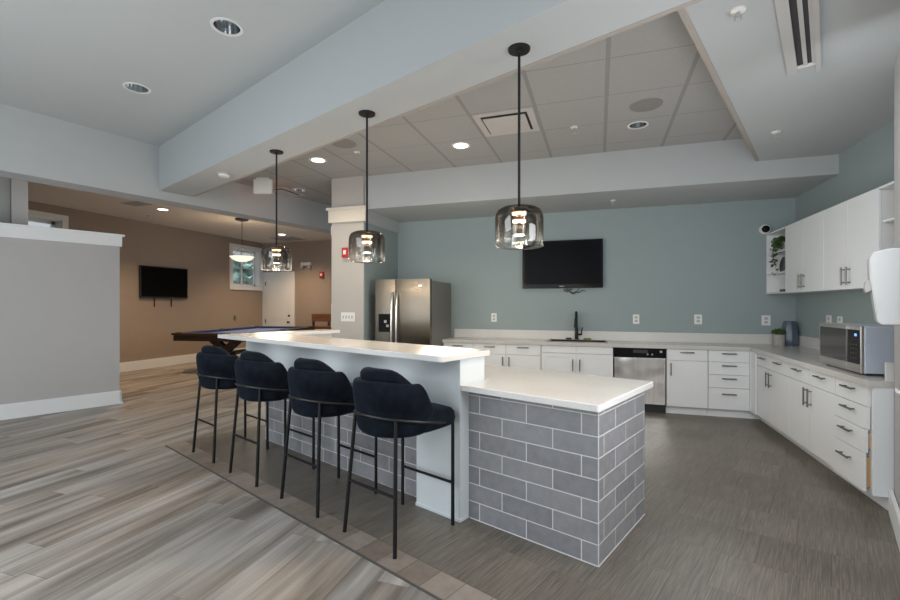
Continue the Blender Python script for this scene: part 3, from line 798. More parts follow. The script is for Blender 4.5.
# dishwasher
dw = thing('dishwasher', 'stainless steel dishwasher with black control panel in the back cabinet run', 'dishwasher', (0.517, 6.553, 0))
obj('tub', bx(BM(), -0.322, 0.322, 0.03, 0.58, 0.09, 0.862), 'black', dw)
obj('door_panel', bx(BM(), -0.318, 0.318, 0.0, 0.03, 0.115, 0.735), 'steel_wavy', dw, bevel=0.004)
bm = bx(BM(), -0.325, 0.325, -0.012, 0.03, 0.742, 0.862)
cp = obj('control_panel', bm, 'gloss_black', dw, bevel=0.006)
bm = BM(); prism(bm, [(-0.08,-0.014),(0.10,-0.014),(0.10,-0.011),(-0.08,-0.011)], 0.80, 0.842)
obj('door_grip', bm, 'black', cp)
bm = cyl(BM(), (0.262,-0.012,0.825), (0.262,-0.024,0.825), 0.016, None, 16)
for x in (0.10,0.155): cyl(bm, (x,-0.012,0.785), (x,-0.018,0.785), 0.010, None, 12)
obj('button', bm, 'slot_grey', cp, smooth=True)
obj('kick_plate', bx(BM(), -0.322, 0.322, 0.05, 0.07, 0.0, 0.108), 'black', dw)

# fridge
fr = thing('refrigerator', 'tall stainless steel side-by-side refrigerator next to the pale column', 'refrigerator', (-2.735, 6.02, 0))
obj('fridge_body', bx(BM(), -0.425, 0.440, 0.085, 0.97, 0.03, 1.800), 'steel_side', fr, bevel=0.006)
def bowed(x0, x1, d):
    n = 14; pts = [(x0+(x1-x0)*k/n, d*(1-4*(k/n-0.5)**2)*-1) for k in range(n+1)]
    return prism(BM(), pts + [(x1, 0.08), (x0, 0.08)], 0.06, 1.822)
dl = obj('door', bowed(-0.430, -0.108, 0.008), 'steel', fr, smooth=True)
dr = obj('door', bowed(-0.098, 0.440, 0.016), 'steel', fr, smooth=True)
for d, x in ((dl, -0.142), (dr, -0.064)):
    bm = BM(); zs = [0.48+k*(1.63-0.48)/14 for k in range(15)]
    tube(bm, [(x, -0.012-0.055*math.sin(PI*k/14)**0.5, z) for k, z in enumerate(zs)], 0.016, 12)
    obj('handle', bm, 'bright_handle', d, smooth=True)
dp = obj('water_dispenser', bx(BM(), -0.372, -0.178, -0.012, 0.002, 1.045, 1.312), 'gloss_black', dl)
bm = bx(BM(), -0.275, -0.24, -0.026, -0.012, 1.18, 1.22); bx(bm, -0.24, -0.205, -0.026, -0.012, 1.12, 1.155)
obj('dispenser_paddle', bm, 'slot_grey', dp)
obj('badge', bx(BM(), 0.26, 0.32, -0.014, 0.001, 1.72, 1.732), 'bright_handle', dr)
obj('foot_grille', bx(BM(), -0.42, 0.43, 0.06, 0.085, 0.0, 0.06), 'black', fr)

# upper cabinets on the right wall
XU = 2.16; zu0, zu1 = 1.592, 2.405
def upper_cab(label, y0, y1, ym):
    oy = (y0+y1)/2
    t = thing('wall_cabinet', label, 'wall cabinet', (XU, oy, zu0), 0, 'white wall cabinets on the right wall')
    obj('carcass', bx(BM(), 0.020, XR-XU-0.002, y0-oy, y1-oy, 0, zu1-zu0), 'carcass', t)
    for a, b, hy in ((y0, ym, ym-0.045), (ym, y1, ym+0.045)):
        d = obj('door', bx(BM(), 0, 0.019, a-oy+0.002, b-oy-0.002, 0.0, zu1-zu0), 'cab', t, bevel=0.0015)
        obj('handle', pull(BM(), (0,0,1), (0, hy-oy, 0.12), 0.165, (-1,0,0)), 'handle', d, smooth=True)
    return t
upper_cab('white two-door wall cabinet next to the open shelf with ivy', 5.522, 6.510, 6.01)
upper_cab('white two-door wall cabinet above the microwave', 4.575, 5.518, 5.055)
def open_shelf(label, y0, y1, far):
    oy = (y0+y1)/2; d = XR-XU-0.002; H = zu1-zu0; a, b = y0-oy, y1-oy
    t = thing('open_shelf', label, 'shelf', (XU, oy, zu0))
    obj('back_panel', bx(BM(), d-0.012, d, a, b, 0, H), 'cab', t)
    obj('top_panel', bx(BM(), 0, d-0.012, a, b, H-0.018, H), 'cab', t)
    obj('bottom_panel', bx(BM(), 0, d-0.012, a, b, 0, 0.018), 'cab', t)
    if far:
        obj('side_panel', bx(BM(), 0, d-0.012, b-0.018, b, 0.018, H-0.018), 'cab', t)
        for z in (0.255, 0.525):
            obj('shelf_board', bx(BM(), 0.006, d-0.012, a, b-0.018, z, z+0.016), 'cab', t)
    else:
        for z in (0.265, 0.525):
            pts = [(d-0.012, b), (d-0.012, a+0.02)] + [(d-0.012-0.30*math.sin(q), b-(b-a-0.02)*math.cos(q)) for q in [PI/2*k/8 for k in range(1, 9)]]
            obj('shelf_board', prism(BM(), pts, z, z+0.016), 'cab', t)
    return t
open_shelf('open white end shelf holding hanging ivy, nearest the back wall', 6.514, 7.165, True)
open_shelf('open white end shelf beside the near wall above the towel dispenser', 3.95, 4.571, False)
# things on the far open shelf
def leaves(bm, pts, n, size, spread, droop=0.4, rnd=random):
    for _ in range(n):
        p = Vector(rnd.choice(pts)) + Vector((rnd.gauss(0,spread), rnd.gauss(0,spread), rnd.gauss(0,spread)))
        d = Vector((rnd.gauss(0,1), rnd.gauss(0,1), rnd.gauss(0,0.6)-droop)).normalized()
        s = d.cross(Vector((rnd.gauss(0,1),rnd.gauss(0,1),rnd.gauss(0,1)))).normalized()
        L = size*rnd.uniform(0.7,1.3); nrm = d.cross(s)*L*0.12
        v = [bm.verts.new(q) for q in (p, p+d*L*0.5+s*L*0.32+nrm, p+d*L, p+d*L*0.5-s*L*0.32+nrm)]
        bm.faces.new(v)
iv = thing('hanging_ivy', 'trailing green ivy in a small pot on the open white shelf', 'plant', (XU+0.17, 6.80, zu0+0.541))
obj('plant_pot', lathe(BM(), [(0,0),(0.045,0),(0.06,0.09),(0.053,0.09),(0.045,0.075),(0,0.075)], 20), 'white_plastic', iv, smooth=True)
bm = BM(); pp = []
for s in range(9):
    y = random.uniform(-0.10,0.20); xo = -0.158 + random.uniform(-0.012,0.012); dr = random.choice((0.30,0.42,0.52,0.20)) if y > 0.02 else random.uniform(0.05,0.2)
    top = Vector((0,0,0.10)); edge = Vector((xo, y, 0.14))
    for k in range(10): pp.append(tuple(top.lerp(edge, k/9)+Vector((0,0,0.05*math.sin(PI*k/9)))))
    for k in range(14): pp.append((xo-0.004*k/13, y+0.02*math.sin(k*0.8+s), 0.14-dr*k/13))
leaves(bm, pp, 420, 0.040, 0.010)
obj('ivy_leaves', bm, 'ivy', iv, fix=False)
pl = obj('decor_plate', lathe(BM(), [(0,0.0),(0.075,0.004),(0.10,0.018),(0.104,0.022),(0.075,0.012),(0,0.008)], 28), 'dark_ceramic', None, (0,0,0), smooth=True)
pl.rotation_euler = (0, -PI/2+0.12, 0); pl.location = (XU+0.12, 6.89, zu0+0.271+0.104)
tag(pl, 'round black plate standing on the middle board of the ivy shelf', 'plate')
o = obj('trinket_box', bx(BM(), -0.045,0.045,-0.03,0.03,0,0.035), 'brown_box', None, (XU+0.06, 6.70, zu0+0.018), 0, bevel=0.004); tag(o, 'small brown box on the bottom board of the ivy shelf', 'box')

# potted plant and vase in the corner
pt = thing('potted_plant', 'small green plant in a grey pot in the worktop corner', 'plant', (2.225, 6.92, zb))
obj('plant_pot', lathe(BM(), [(0,0),(0.058,0),(0.066,0.02),(0.070,0.145),(0.062,0.145),(0.060,0.125),(0,0.125)], 24), 'pot', pt, smooth=True)
bm = BM(); pp = []
for k in range(160):
    a = random.uniform(0,2*PI); r = 0.068*math.sqrt(random.random()); pp.append((r*math.cos(a), r*math.sin(a), 0.15+0.055*math.sqrt(max(0,1-(r/0.09)**2))*random.uniform(0.3,1)))
leaves(bm, pp, 700, 0.022, 0.007, -0.4)
obj('foliage', bm, 'leaf', pt, fix=False)
bm = BM(); seg = 40; rings = []
for r, z in ((0.085,0.0),(0.103,0.03),(0.106,0.08),(0.098,0.16),(0.082,0.24),(0.068,0.30),(0.060,0.318),(0.050,0.318),(0.045,0.30)):
    rings.append([bm.verts.new(((r*(1+0.055*math.cos(8*2*PI*k/seg)))*math.cos(2*PI*k/seg), (r*(1+0.055*math.cos(8*2*PI*k/seg)))*math.sin(2*PI*k/seg), z)) for k in range(seg)])
for P, Q in zip(rings, rings[1:]):
    for k in range(seg): bm.faces.new((P[k],P[(k+1)%seg],Q[(k+1)%seg],Q[k]))
bm.faces.new(rings[0][::-1]); bm.faces.new(rings[-1])
o = obj('fluted_vase', bm, 'vase', None, (2.385, 7.05, zb), smooth=True); tag(o, 'blue-grey fluted ceramic vase in the worktop corner right of the plant', 'vase')

# microwave
mw = thing('microwave_oven', 'stainless microwave oven with blue-lit controls on the right worktop', 'microwave', (1.864, 4.175, zb), -0.02)
Wd, Dp, z0, z1 = 0.71, 0.44, 0.018, 0.372
obj('case', bx(BM(), 0.022, Dp, 0.0, Wd, z0, z1), 'mw_side', mw, bevel=0.006)
fp = obj('front_frame', bx(BM(), 0.0, 0.021, 0.0, Wd, z0, z1), 'steel_mw', mw, bevel=0.004)
obj('door_window', bx(BM(), -0.003, 0.001, 0.205, Wd-0.03, z0+0.065, z1-0.03), 'mw_glass', fp)
cp = obj('control_panel', bx(BM(), -0.003, 0.001, 0.015, 0.195, z0+0.065, z1-0.03), 'gloss_black', fp)
obj('display', bx(BM(), -0.0045, -0.002, 0.050, 0.082, z1-0.078, z1-0.058), 'blue_led', cp)
bm = BM()
for i in range(4):
    for j in range(3): bx(bm, -0.0045, -0.002, 0.045+j*0.04, 0.068+j*0.04, 0.12+i*0.034, 0.136+i*0.034)
obj('keypad', bm, 'black', cp)
obj('front_ridge', bx(BM(), -0.008, -0.003, 0.197, 0.203, z0+0.01, z1-0.005), 'bright_handle', fp)
bm = BM()
for x in (0.05,0.38):
    for y in (0.05,0.65): cyl(bm, (x,y,0), (x,y,0.02), 0.015)
obj('foot', bm, 'black', mw)

# towel dispenser on the near wall (turned with that wall)
px, py = W(0.334, 3.80)
td = thing('towel_dispenser', 'white paper towel dispenser on the near right wall above the microwave', 'dispenser', (px, py, 1.325), -TH)
bm = BM(); prof = [(0,0.0),(-0.085,0.0),(-0.105,0.02),(-0.140,0.30),(-0.143,0.415),(-0.125,0.448),(-0.05,0.468),(0,0.468)]
def side_prism(bm, prof, y0, y1):
    A = [bm.verts.new((x,y0,z)) for x,z in prof]; B = [bm.verts.new((x,y1,z)) for x,z in prof]; n = len(prof)
    bm.faces.new(A); bm.faces.new(B[::-1])
    for i in range(n): bm.faces.new((A[i],B[i],B[(i+1)%n],A[(i+1)%n]))
    return bm
obj('cover', side_prism(bm, prof, 0.0, 0.20), 'dispenser_white', td, bevel=0.008)
bm = side_prism(BM(), [(-0.125,0.215),(-0.155,0.20),(-0.162,0.225),(-0.155,0.27),(-0.137,0.28)], 0.03, 0.19)
obj('towel_chute', bm, 'slot_grey', td)
# small white hook lower on that wall
px, py = W(0.334, 3.66)
hk = obj('wall_hook', side_prism(BM(), [(0,0),(-0.01,0),(-0.035,0.008),(-0.04,0.03),(-0.03,0.03),(-0.02,0.02),(-0.01,0.025),(0,0.05)], 0.0, 0.03), 'white_plastic', None, (px, py, 0.93), -TH, bevel=0.002)
tag(hk, 'small white wall hook low on the near right wall', 'hook')

# ------------------------------------------------------------------ televisions
tv = thing('television', 'flat black television on the teal kitchen wall above the sink', 'television', (-0.546, 7.10, 1.703))
Wt, Ht = 1.205, 0.735
bm = bx(BM(), -Wt/2, Wt/2, 0.0, 0.045, 0.0, Ht)
obj('casing', bm, 'gloss_black', tv, bevel=0.006)
obj('screen', bx(BM(), -Wt/2+0.035, Wt/2-0.035, -0.003, 0.0, 0.06, Ht-0.035), 'screen', tv)
obj('logo_strip', bx(BM(), -0.035, 0.035, -0.003, 0.0, 0.022, 0.034), 'handle', tv)
obj('wall_bracket', bx(BM(), -0.2, 0.2, 0.045, 0.078, 0.2, 0.55), 'black_metal', tv)
bm = BM()
tube(bm, [(0.05+0.30*k/12, 0.05+0.02*math.sin(k), -0.035-0.03*math.sin(PI*k/12)-0.015*math.sin(k*1.7)) for k in range(13)], 0.005, 8)
tube(bm, [(0.08+0.18*k/10, 0.055, 0.0-0.09*math.sin(PI*k/10)) for k in range(11)], 0.005, 8)
bx(bm, 0.03, 0.10, 0.03, 0.06, -0.045, -0.012); bx(bm, 0.10, 0.16, 0.03, 0.06, -0.03, -0.008)
obj('cable_bundle', bm, 'black', tv)
tv2 = thing('television', 'black television on the taupe games room wall left of the window', 'television', (-9.64, 7.907, 1.598), PI/2)
obj('casing', bx(BM(), -0.606, 0.606, -0.0, 0.04, 0.0, 0.73), 'black', tv2, bevel=0.006)
obj('screen', bx(BM(), -0.585, 0.585, -0.003, 0.0, 0.035, 0.71), 'screen_matte', tv2)
obj('logo_strip', bx(BM(), 0.12, 0.22, -0.004, 0.0, 0.008, 0.022), 'handle', tv2)
obj('wall_bracket', bx(BM(), -0.3, 0.3, 0.04, 0.056, 0.15, 0.6), 'black_metal', tv2)
for x in (-0.24, 0.19): obj('bracket_strap', bx(BM(), x-0.012, x+0.012, 0.035, 0.045, -0.20, 0.01), 'bronze', tv2)

# ------------------------------------------------------------------ wall fittings
def plate(name, label, cat, loc, rz, w, h, kind, group=None):
    t = thing(name, label, cat, loc, rz, group)       # local -y is the room side
    obj('cover_plate', bx(BM(), -w/2, w/2, -0.008, 0, -h/2, h/2), 'white_plastic', t, bevel=0.002)
    bm = BM()
    if kind == 'outlet':
        bx(bm, -0.019, 0.019, -0.010, -0.008, 0.010, 0.042); bx(bm, -0.019, 0.019, -0.010, -0.008, -0.042, -0.010)
        obj('socket', bm, 'slot_grey', t)
    else:
        for k in range(kind):
            x = (k-(kind-1)/2)*0.05; bx(bm, x-0.011, x+0.011, -0.013, -0.008, -0.022, 0.022)
        obj('toggle', bm, 'slot_grey', t)
    return t
og = 'outlets on the teal kitchen walls'
plate('wall_outlet', 'white outlet on the teal wall just right of the fridge', 'outlet', (-1.623, YB, 1.24), 0, 0.088, 0.138, 'outlet', og)
plate('wall_outlet', 'white outlet on the teal wall above the dishwasher', 'outlet', (0.520, YB, 1.235), 0, 0.088, 0.138, 'outlet', og)
plate('wall_outlet', 'white outlet on the teal wall above the four-drawer cabinet', 'outlet', (1.336, YB, 1.240), 0, 0.100, 0.138, 'outlet', og)
plate('wall_outlet', 'white outlet on the teal wall above the small potted plant', 'outlet', (2.16, YB, 1.235), 0, 0.105, 0.138, 'outlet', og)
plate('wall_outlet', 'white outlet on the right wall behind the microwave, the farther one', 'outlet', (XR, 6.25, 1.265), -PI/2, 0.115, 0.125, 'outlet', og)
plate('wall_outlet', 'white outlet on the right wall behind the microwave, the nearer one', 'outlet', (XR, 6.00, 1.26), -PI/2, 0.10, 0.125, 'outlet', og)
plate('light_switch', 'white four-gang light switch on the pale column', 'switch', (-3.613, 5.99, 1.262), 0, 0.235, 0.138, 4)
plate('wall_outlet', 'small dark outlet on the taupe wall below the window', 'outlet', (XL, 10.09, 1.07), PI/2, 0.08, 0.12, 'outlet').children[0].data.materials[0] = M['bronze']
def alarm(label, loc, s):
    t = thing('fire_alarm', label, 'fire alarm', loc)
    obj('alarm_case', bx(BM(), -0.055*s, 0.055*s, -0.05*s, 0, -0.075*s, 0.075*s), 'red', t, bevel=0.006)
    obj('strobe', bx(BM(), -0.022*s, 0.022*s, -0.062*s, -0.05*s, -0.03*s, 0.035*s), 'white_plastic', t, bevel=0.004)
alarm('red fire alarm strobe on the pale column', (-3.64, 5.99, 2.235), 1.0)
alarm('red fire alarm on the far taupe wall', (-7.60, YF, 2.31), 1.15)
el = thing('emergency_light', 'white two-headed emergency light on the far taupe wall', 'emergency light', (-8.12, YF, 2.60))
obj('light_case', bx(BM(), -0.17, 0.17, -0.08, 0, -0.01, 0.085), 'white_plastic', el, bevel=0.01)
for x in (-0.12, 0.12): obj('lamp_head', cyl(BM(), (x,-0.05,-0.035), (x,-0.10,-0.05), 0.045, 0.045, 18), 'slot_grey', el, smooth=True)
ds = thing('security_camera', 'white dome security camera on the teal wall above the ivy shelf', 'camera', (2.145, YB, 2.475))
bm = BM(); lathe(bm, [(0,0.0),(0.068,0.0),(0.068,0.025),(0.06,0.042),(0.048,0.042)], 28); o = obj('camera_base', bm, 'white_plastic', ds, smooth=True); o.rotation_euler = (PI/2,0,0)
bm = BM(); lathe(bm, [(0.048,0.038),(0.044,0.065),(0.026,0.082),(0,0.086)], 24); o = obj('camera_dome', bm, 'gloss_black', ds, smooth=True); o.rotation_euler = (PI/2,0,0)

# ------------------------------------------------------------------ ceiling fittings
def lit_can(label, x, y, z, energy, col=(1, 0.86, 0.68)):
    t = thing('downlight', label, 'ceiling light', (x, y, z), 0, 'lit recessed downlights')
    obj('trim_ring', lathe(BM(), [(0.085,0.0),(0.115,0.0),(0.112,-0.006),(0.085,-0.004)], 32), 'white_plastic', t, smooth=True)
    obj('lens', lathe(BM(), [(0,-0.003),(0.086,-0.003)], 32), 'can_on', t, fix=False)
    l = bpy.data.lights.new('downlight_beam', 'SPOT'); l.energy = energy; l.color = col; l.spot_size = 2.3; l.spot_blend = 0.8; l.shadow_soft_size = 0.09
    o = bpy.data.objects.new('downlight_beam', l); COL.objects.link(o); o.location = (x, y, z-0.02)
lit_can('lit round downlight in the tile ceiling left of the square vent', -1.59, 5.224, ZT, 90)
lit_can('lit round downlight in the tile ceiling behind the left pendant stem', -3.561, 5.148, ZT, 90)
lit_can('lit round downlight in the games room ceiling above the television', -8.096, 6.59, ZG, 260, (1, 0.70, 0.43))
lit_can('lit round downlight in the games room ceiling near the far door', -7.986, 9.933, ZG, 260, (1, 0.70, 0.43))
def dark_can(label, x, y, z, r):
    t = thing('recessed_can', label, 'ceiling light', (x, y, z), 0, 'unlit chrome recessed cans')
    obj('trim_ring', lathe(BM(), [(r*0.97,0.001),(r*1.22,0.0),(r*1.2,-0.006),(r*0.97,-0.004)], 32), 'white_plastic', t, smooth=True)
    obj('reflector', lathe(BM(), [(r*1.0,0.0),(r*0.9,0.07),(r*0.7,0.13),(r*0.55,0.15)], 32), 'chrome', t, smooth=True, fix=False)
    obj('socket_cup', lathe(BM(), [(r*0.56,0.148),(r*0.4,0.17),(0,0.175)], 24), 'vent_dark', t, fix=False)
dark_can('unlit chrome recessed can in the white ceiling, nearest the top of the photo', *hi_cans[0], ZH, 0.098)
dark_can('unlit chrome recessed can in the white ceiling, above the half wall', *hi_cans[1], ZH, 0.098)
dark_can('unlit chrome recessed can in the tile ceiling beside the round speaker', *lo_cans[0], ZT, 0.088)
dark_can('unlit chrome recessed can in the tile ceiling left of the column', *lo_cans[1], ZT, 0.088)
def speaker(label, x, y):
    t = thing('ceiling_speaker', label, 'speaker', (x, y, ZT), 0, 'round ceiling speakers')
    obj('speaker_ring', lathe(BM(), [(0.125,0.0),(0.15,0.0),(0.147,-0.006),(0.125,-0.006)], 32), 'grille', t, smooth=True)
    obj('speaker_grille', lathe(BM(), [(0,-0.007),(0.126,-0.005)], 32), 'grille', t, smooth=True, fix=False)
speaker('round grey ceiling speaker on the right, next to the chrome can', 0.431, 4.726)
speaker('round grey ceiling speaker left of the middle pendant, close to the beam', -2.905, 4.72)
def sprinkler(label, x, y, z):
    t = thing('sprinkler_head', label, 'sprinkler', (x, y, z), 0, 'ceiling sprinkler heads')
    obj('escutcheon', lathe(BM(), [(0,0),(0.04,0),(0.038,-0.008),(0.018,-0.014),(0,-0.014)], 20), 'white_plastic', t, smooth=True)
    bm = cyl(BM(), (0,0,-0.012), (0,0,-0.035), 0.011); bx(bm, -0.018, -0.013, -0.004, 0.004, -0.062, -0.028); bx(bm, 0.013, 0.018, -0.004, 0.004, -0.062, -0.028)
    obj('sprinkler_frame', bm, 'slot_grey', t)
    obj('deflector', lathe(BM(), [(0,-0.064),(0.022,-0.064),(0.022,-0.067),(0,-0.067)], 14), 'slot_grey', t)
sprinkler('white sprinkler head in the right soffit nearest the linear vent', 0.739, 2.90, ZR)
sprinkler('white sprinkler head in the right soffit nearest the wall cabinets', 1.606, 5.064, ZR)
sprinkler('sprinkler head in the tile ceiling right of the square vent', -0.258, 5.066, ZT)
sprinkler('sprinkler head in the tile ceiling beside the middle pendant stem', -2.906, 5.033, ZT)
sprinkler('sprinkler head under the low ceiling above the kitchen television', 0.182, 6.586, ZS)
sprinkler('sprinkler head in the games room ceiling left of its lit downlight', -8.79, 6.82, ZG)
p = W(-6.05, 2.365)
sm = thing('smoke_detector', 'flat white detector under the beam at its left end', 'detector', (-4.266, 4.267, ZBm), -TH)
obj('detector_base', lathe(BM(), [(0,0),(0.075,0),(0.075,-0.012),(0.07,-0.016),(0,-0.016)], 28), 'vent_grey', sm, smooth=True)
obj('detector_head', lathe(BM(), [(0,-0.034),(0.05,-0.034),(0.06,-0.028),(0.062,-0.016),(0,-0.016)], 28), 'white_plastic', sm, smooth=True)
# square plaque air diffuser in the tile grid
def plaque(label, x, y, s, z):
    t = thing('air_diffuser', label, 'vent', (x, y, z), 0, 'square plaque air diffusers')
    h = s/2
    bm = BM(); e = 0.065
    for q in ((-h,h,-h,-h+e),(-h,h,h-e,h),(-h,-h+e,-h+e,h-e),(h-e,h,-h+e,h-e)): bx(bm, *q, -0.006, 0.0)
    obj('diffuser_frame', bm, 'diffuser', t)
    obj('diffuser_throat', bx(BM(), -h+e, h-e, -h+e, h-e, -0.002, 0.0), 'vent_dark', t)
    obj('plaque_panel', bx(BM(), -h+e+0.022, h-e-0.022, -h+e+0.030, h-e-0.022, -0.026, -0.012), 'diffuser', t, bevel=0.004)
    bm = BM()
    for a in (-1,1):
        for b in (-1,1): cyl(bm, (a*0.15,b*0.15,-0.013), (a*0.15,b*0.15,-0.001), 0.006, None, 6)
    obj('hanger', bm, 'vent_dark', t)
plaque('square air diffuser in the tile ceiling behind the nearest pendant stem', -0.925, 4.735, 0.61, ZT)
plaque('square air diffuser in the tile ceiling below the exit sign box', -5.22, 6.44, 0.61, ZT)
ex = thing('exit_sign', 'plain white box sign hanging under the tile ceiling, glowing red behind', 'exit sign', (-4.86, 5.62, ZT-0.005), YAW)
obj('sign_case', bx(BM(), -0.14, 0.14, -0.03, 0.03, -0.235, -0.02), 'white_plastic', ex, bevel=0.006)
obj('glow_face', bx(BM(), -0.12, 0.12, 0.030, 0.034, -0.21, -0.05), 'exit_glow', ex)
obj('mounting_plate', bx(BM(), -0.10, 0.10, -0.03, 0.03, -0.02, 0.005), 'white_plastic', ex)
# linear slot diffuser in the right soffit
t = thing('linear_vent', 'long grey two-slot linear air vent in the right soffit', 'vent', (*W(-0.125, 3.2), ZR), -TH)
bm = bx(BM(), -0.098, -0.040, -0.9, 0.80, -0.024, 0.0); bx(bm, 0.058, 0.086, -0.9, 0.84, -0.028, 0.0); bx(bm, -0.006, 0.016, -0.9, 0.72, -0.014, 0.0); bx(bm, 0.040, 0.058, -0.9, 0.72, -0.014, 0.0)
obj('vent_frame', bm, 'vent_grey', t)
obj('vent_slot', bx(BM(), -0.042, 0.040, -0.9, 0.72, -0.004, 0.0), 'vent_dark', t)
obj('end_cap', bx(BM(), -0.05, 0.06, 0.72, 0.755, -0.012, 0.0), 'white_plastic', t)
# games-room bowl pendant and ceiling vents
bp = thing('bowl_pendant', 'lit glass bowl pendant hanging on a thin rod before the window', 'pendant lamp', (-7.365, 7.861, 2.375))
obj('glass_bowl', lathe(BM(), [(0,0.0),(0.10,0.015),(0.19,0.055),(0.245,0.11),(0.25,0.118),(0.235,0.115),(0.17,0.07),(0.08,0.035),(0,0.025)], 40), 'bowl', bp, smooth=True)
bm = BM()
for k in range(3):
    a = 2*PI*k/3+0.4; cyl(bm, (0.24*math.cos(a),0.24*math.sin(a),0.115), (0,0,0.34), 0.004, None, 6)
cyl(bm, (0,0,0.32), (0,0,ZG-2.375-0.02), 0.006)
obj('stem', bm, 'bronze', bp)
obj('ceiling_canopy', lathe(BM(), [(0,-0.06),(0.03,-0.055),(0.13,-0.03),(0.14,0.0),(0,0.0)], 28, (0,0,ZG-2.375)), 'bronze', bp, smooth=True)
l = bpy.data.lights.new('bowl_light', 'POINT'); l.energy = 8; l.color = (1, 0.76, 0.5); l.shadow_soft_size = 0.15
o = bpy.data.objects.new('bowl_light', l); COL.objects.link(o); o.location = (-7.365, 7.861, 2.62)
def grille(label, x, y, z, sx, sy):
    t = thing('ceiling_grille', label, 'vent', (x, y, z), 0, 'games room ceiling grilles')
    bm = BM()
    for q in ((-sx,sx,-sy,-sy+0.02),(-sx,sx,sy-0.02,sy),(-sx,-sx+0.02,-sy,sy),(sx-0.02,sx,-sy,sy)): bx(bm, *q, -0.01, 0)
    for k in range(1, 8): y_ = -sy+2*sy*k/8; bx(bm, -sx+0.02, sx-0.02, y_-0.008, y_+0.008, -0.008, -0.002)
    obj('grille_frame', bm, 'vent_grey', t); obj('grille_throat', bx(BM(), -sx+0.01, sx-0.01, -sy+0.01, sy-0.01, -0.002, 0), 'vent_dark', t)
grille('grey ceiling grille left of the games room downlight', -8.09, 6.05, ZG, 0.22, 0.14)
grille('dark ceiling grille in front of the far wall of the games room', -8.35, 10.62, ZG, 0.40, 0.30)
sb = thing('wall_sensor', 'small white sensor box on the left side of the pale column', 'sensor', (-3.90, 6.12, 2.61))
obj('sensor_case', bx(BM(), -0.07, 0, -0.05, 0.05, -0.07, 0.06), 'white_plastic', sb, bevel=0.008)
obj('sensor_lens', bx(BM(), -0.055, -0.015, -0.056, -0.05, -0.045, 0.005), 'slot_grey', sb)

# ------------------------------------------------------------------ pool table
po = thing('pool_table', 'dark wooden pool table with blue felt standing behind the bar', 'pool table', (-8.44, 7.05, 0), math.radians(9.5))
LW, LL, zt = 1.72, 3.05, 0.86
bm = BM(); rr = 0.14
for q in ((0,LW,0,rr),(0,LW,LL-rr,LL),(0,rr,rr,LL-rr),(LW-rr,LW,rr,LL-rr)): bx(bm, *q, zt-0.045, zt)
obj('rail', bm, 'pool_wood', po, bevel=0.008)
bm = BM(); a = 0.03
for q in ((a,LW-a,a,a+0.03),(a,LW-a,LL-a-0.03,LL-a),(a,a+0.03,a,LL-a),(LW-a-0.03,LW-a,a,LL-a)): bx(bm, *q, zt-0.165, zt-0.045)
obj('cabinet_apron', bm, 'pool_wood', po)
obj('playing_bed', bx(BM(), rr-0.02, LW-rr+0.02, rr-0.02, LL-rr+0.02, zt-0.10, zt-0.045), 'felt', po)
bm = BM(); c = rr; cw = 0.05
for q in ((c+.08,LW-c-.08,c,c+cw),(c+.08,LW-c-.08,LL-c-cw,LL-c),(c,c+cw,c+.08,LL/2-.07),(c,c+cw,LL/2+.07,LL-c-.08),(LW-c-cw,LW-c,c+.08,LL/2-.07),(LW-c-cw,LW-c,LL/2+.07,LL-c-.08)):
    bx(bm, *q, zt-0.045, zt+0.004)
obj('cushion', bm, 'felt_rail', po, bevel=0.006)
for x, y in ((rr*.75,rr*.75),(LW-rr*.75,rr*.75),(rr*.6,LL/2),(LW-rr*.6,LL/2),(rr*.75,LL-rr*.75),(LW-rr*.75,LL-rr*.75)):
    obj('pocket', lathe(BM(), [(0,0.002),(0.055,0.002),(0.07,0.010),(0.075,0.004),(0.075,-0.05),(0,-0.05)], 20, (x,y,zt)), 'black', po, smooth=True)
def bar(bm, p, q, w, d):
    p, q = Vector(p), Vector(q); dv = (q-p).normalized(); x = Vector((0,1,0)); y = dv.cross(x).normalized()
    A = [bm.verts.new(p+x*sx*w/2+y*sy*d/2) for sx, sy in ((-1,-1),(1,-1),(1,1),(-1,1))]
    B = [bm.verts.new(q+x*sx*w/2+y*sy*d/2) for sx, sy in ((-1,-1),(1,-1),(1,1),(-1,1))]
    bm.faces.new(A[::-1]); bm.faces.new(B)
    for i in range(4): bm.faces.new((A[i],A[(i+1)%4],B[(i+1)%4],B[i]))
for y in (0.55, LL-0.55):
    bm = BM(); bar(bm, (0.36,y,0.0), (1.20,y,zt-0.12), 0.13, 0.15); bar(bm, (LW-0.36,y,0.0), (LW-1.20,y,zt-0.12), 0.128, 0.15)
    bx(bm, 0.28, 0.52, y-0.09, y+0.09, 0, 0.06); bx(bm, LW-0.52, LW-0.28, y-0.09, y+0.09, 0, 0.06)
    obj('leg', bm, 'pool_wood', po)
obj('stretcher', bx(BM(), LW/2-0.05, LW/2+0.05, 0.55, LL-0.55, 0.34, 0.42), 'pool_wood', po)

# bench glimpsed behind the column
be = thing('wooden_bench', 'brown wooden bench glimpsed left of the column behind the bar', 'bench', (-7.10, 10.75, 0))
obj('backrest', bx(BM(), -0.55, 0.55, 0.0, 0.06, 0.98, 1.19), 'bench_wood', be, bevel=0.006)
for x in (-0.50, 0.0, 0.50): obj('leg', bx(BM(), x-0.025, x+0.025, 0.0, 0.05, 0, 0.98), 'pool_wood', be)
for x in (-0.50, 0.50): obj('leg', bx(BM(), x-0.025, x+0.025, -0.26, -0.21, 0, 0.78), 'pool_wood', be)
obj('seat', bx(BM(), -0.28, 0.55, -0.27, 0.0, 0.78, 0.86), 'bench_wood', be, bevel=0.006)

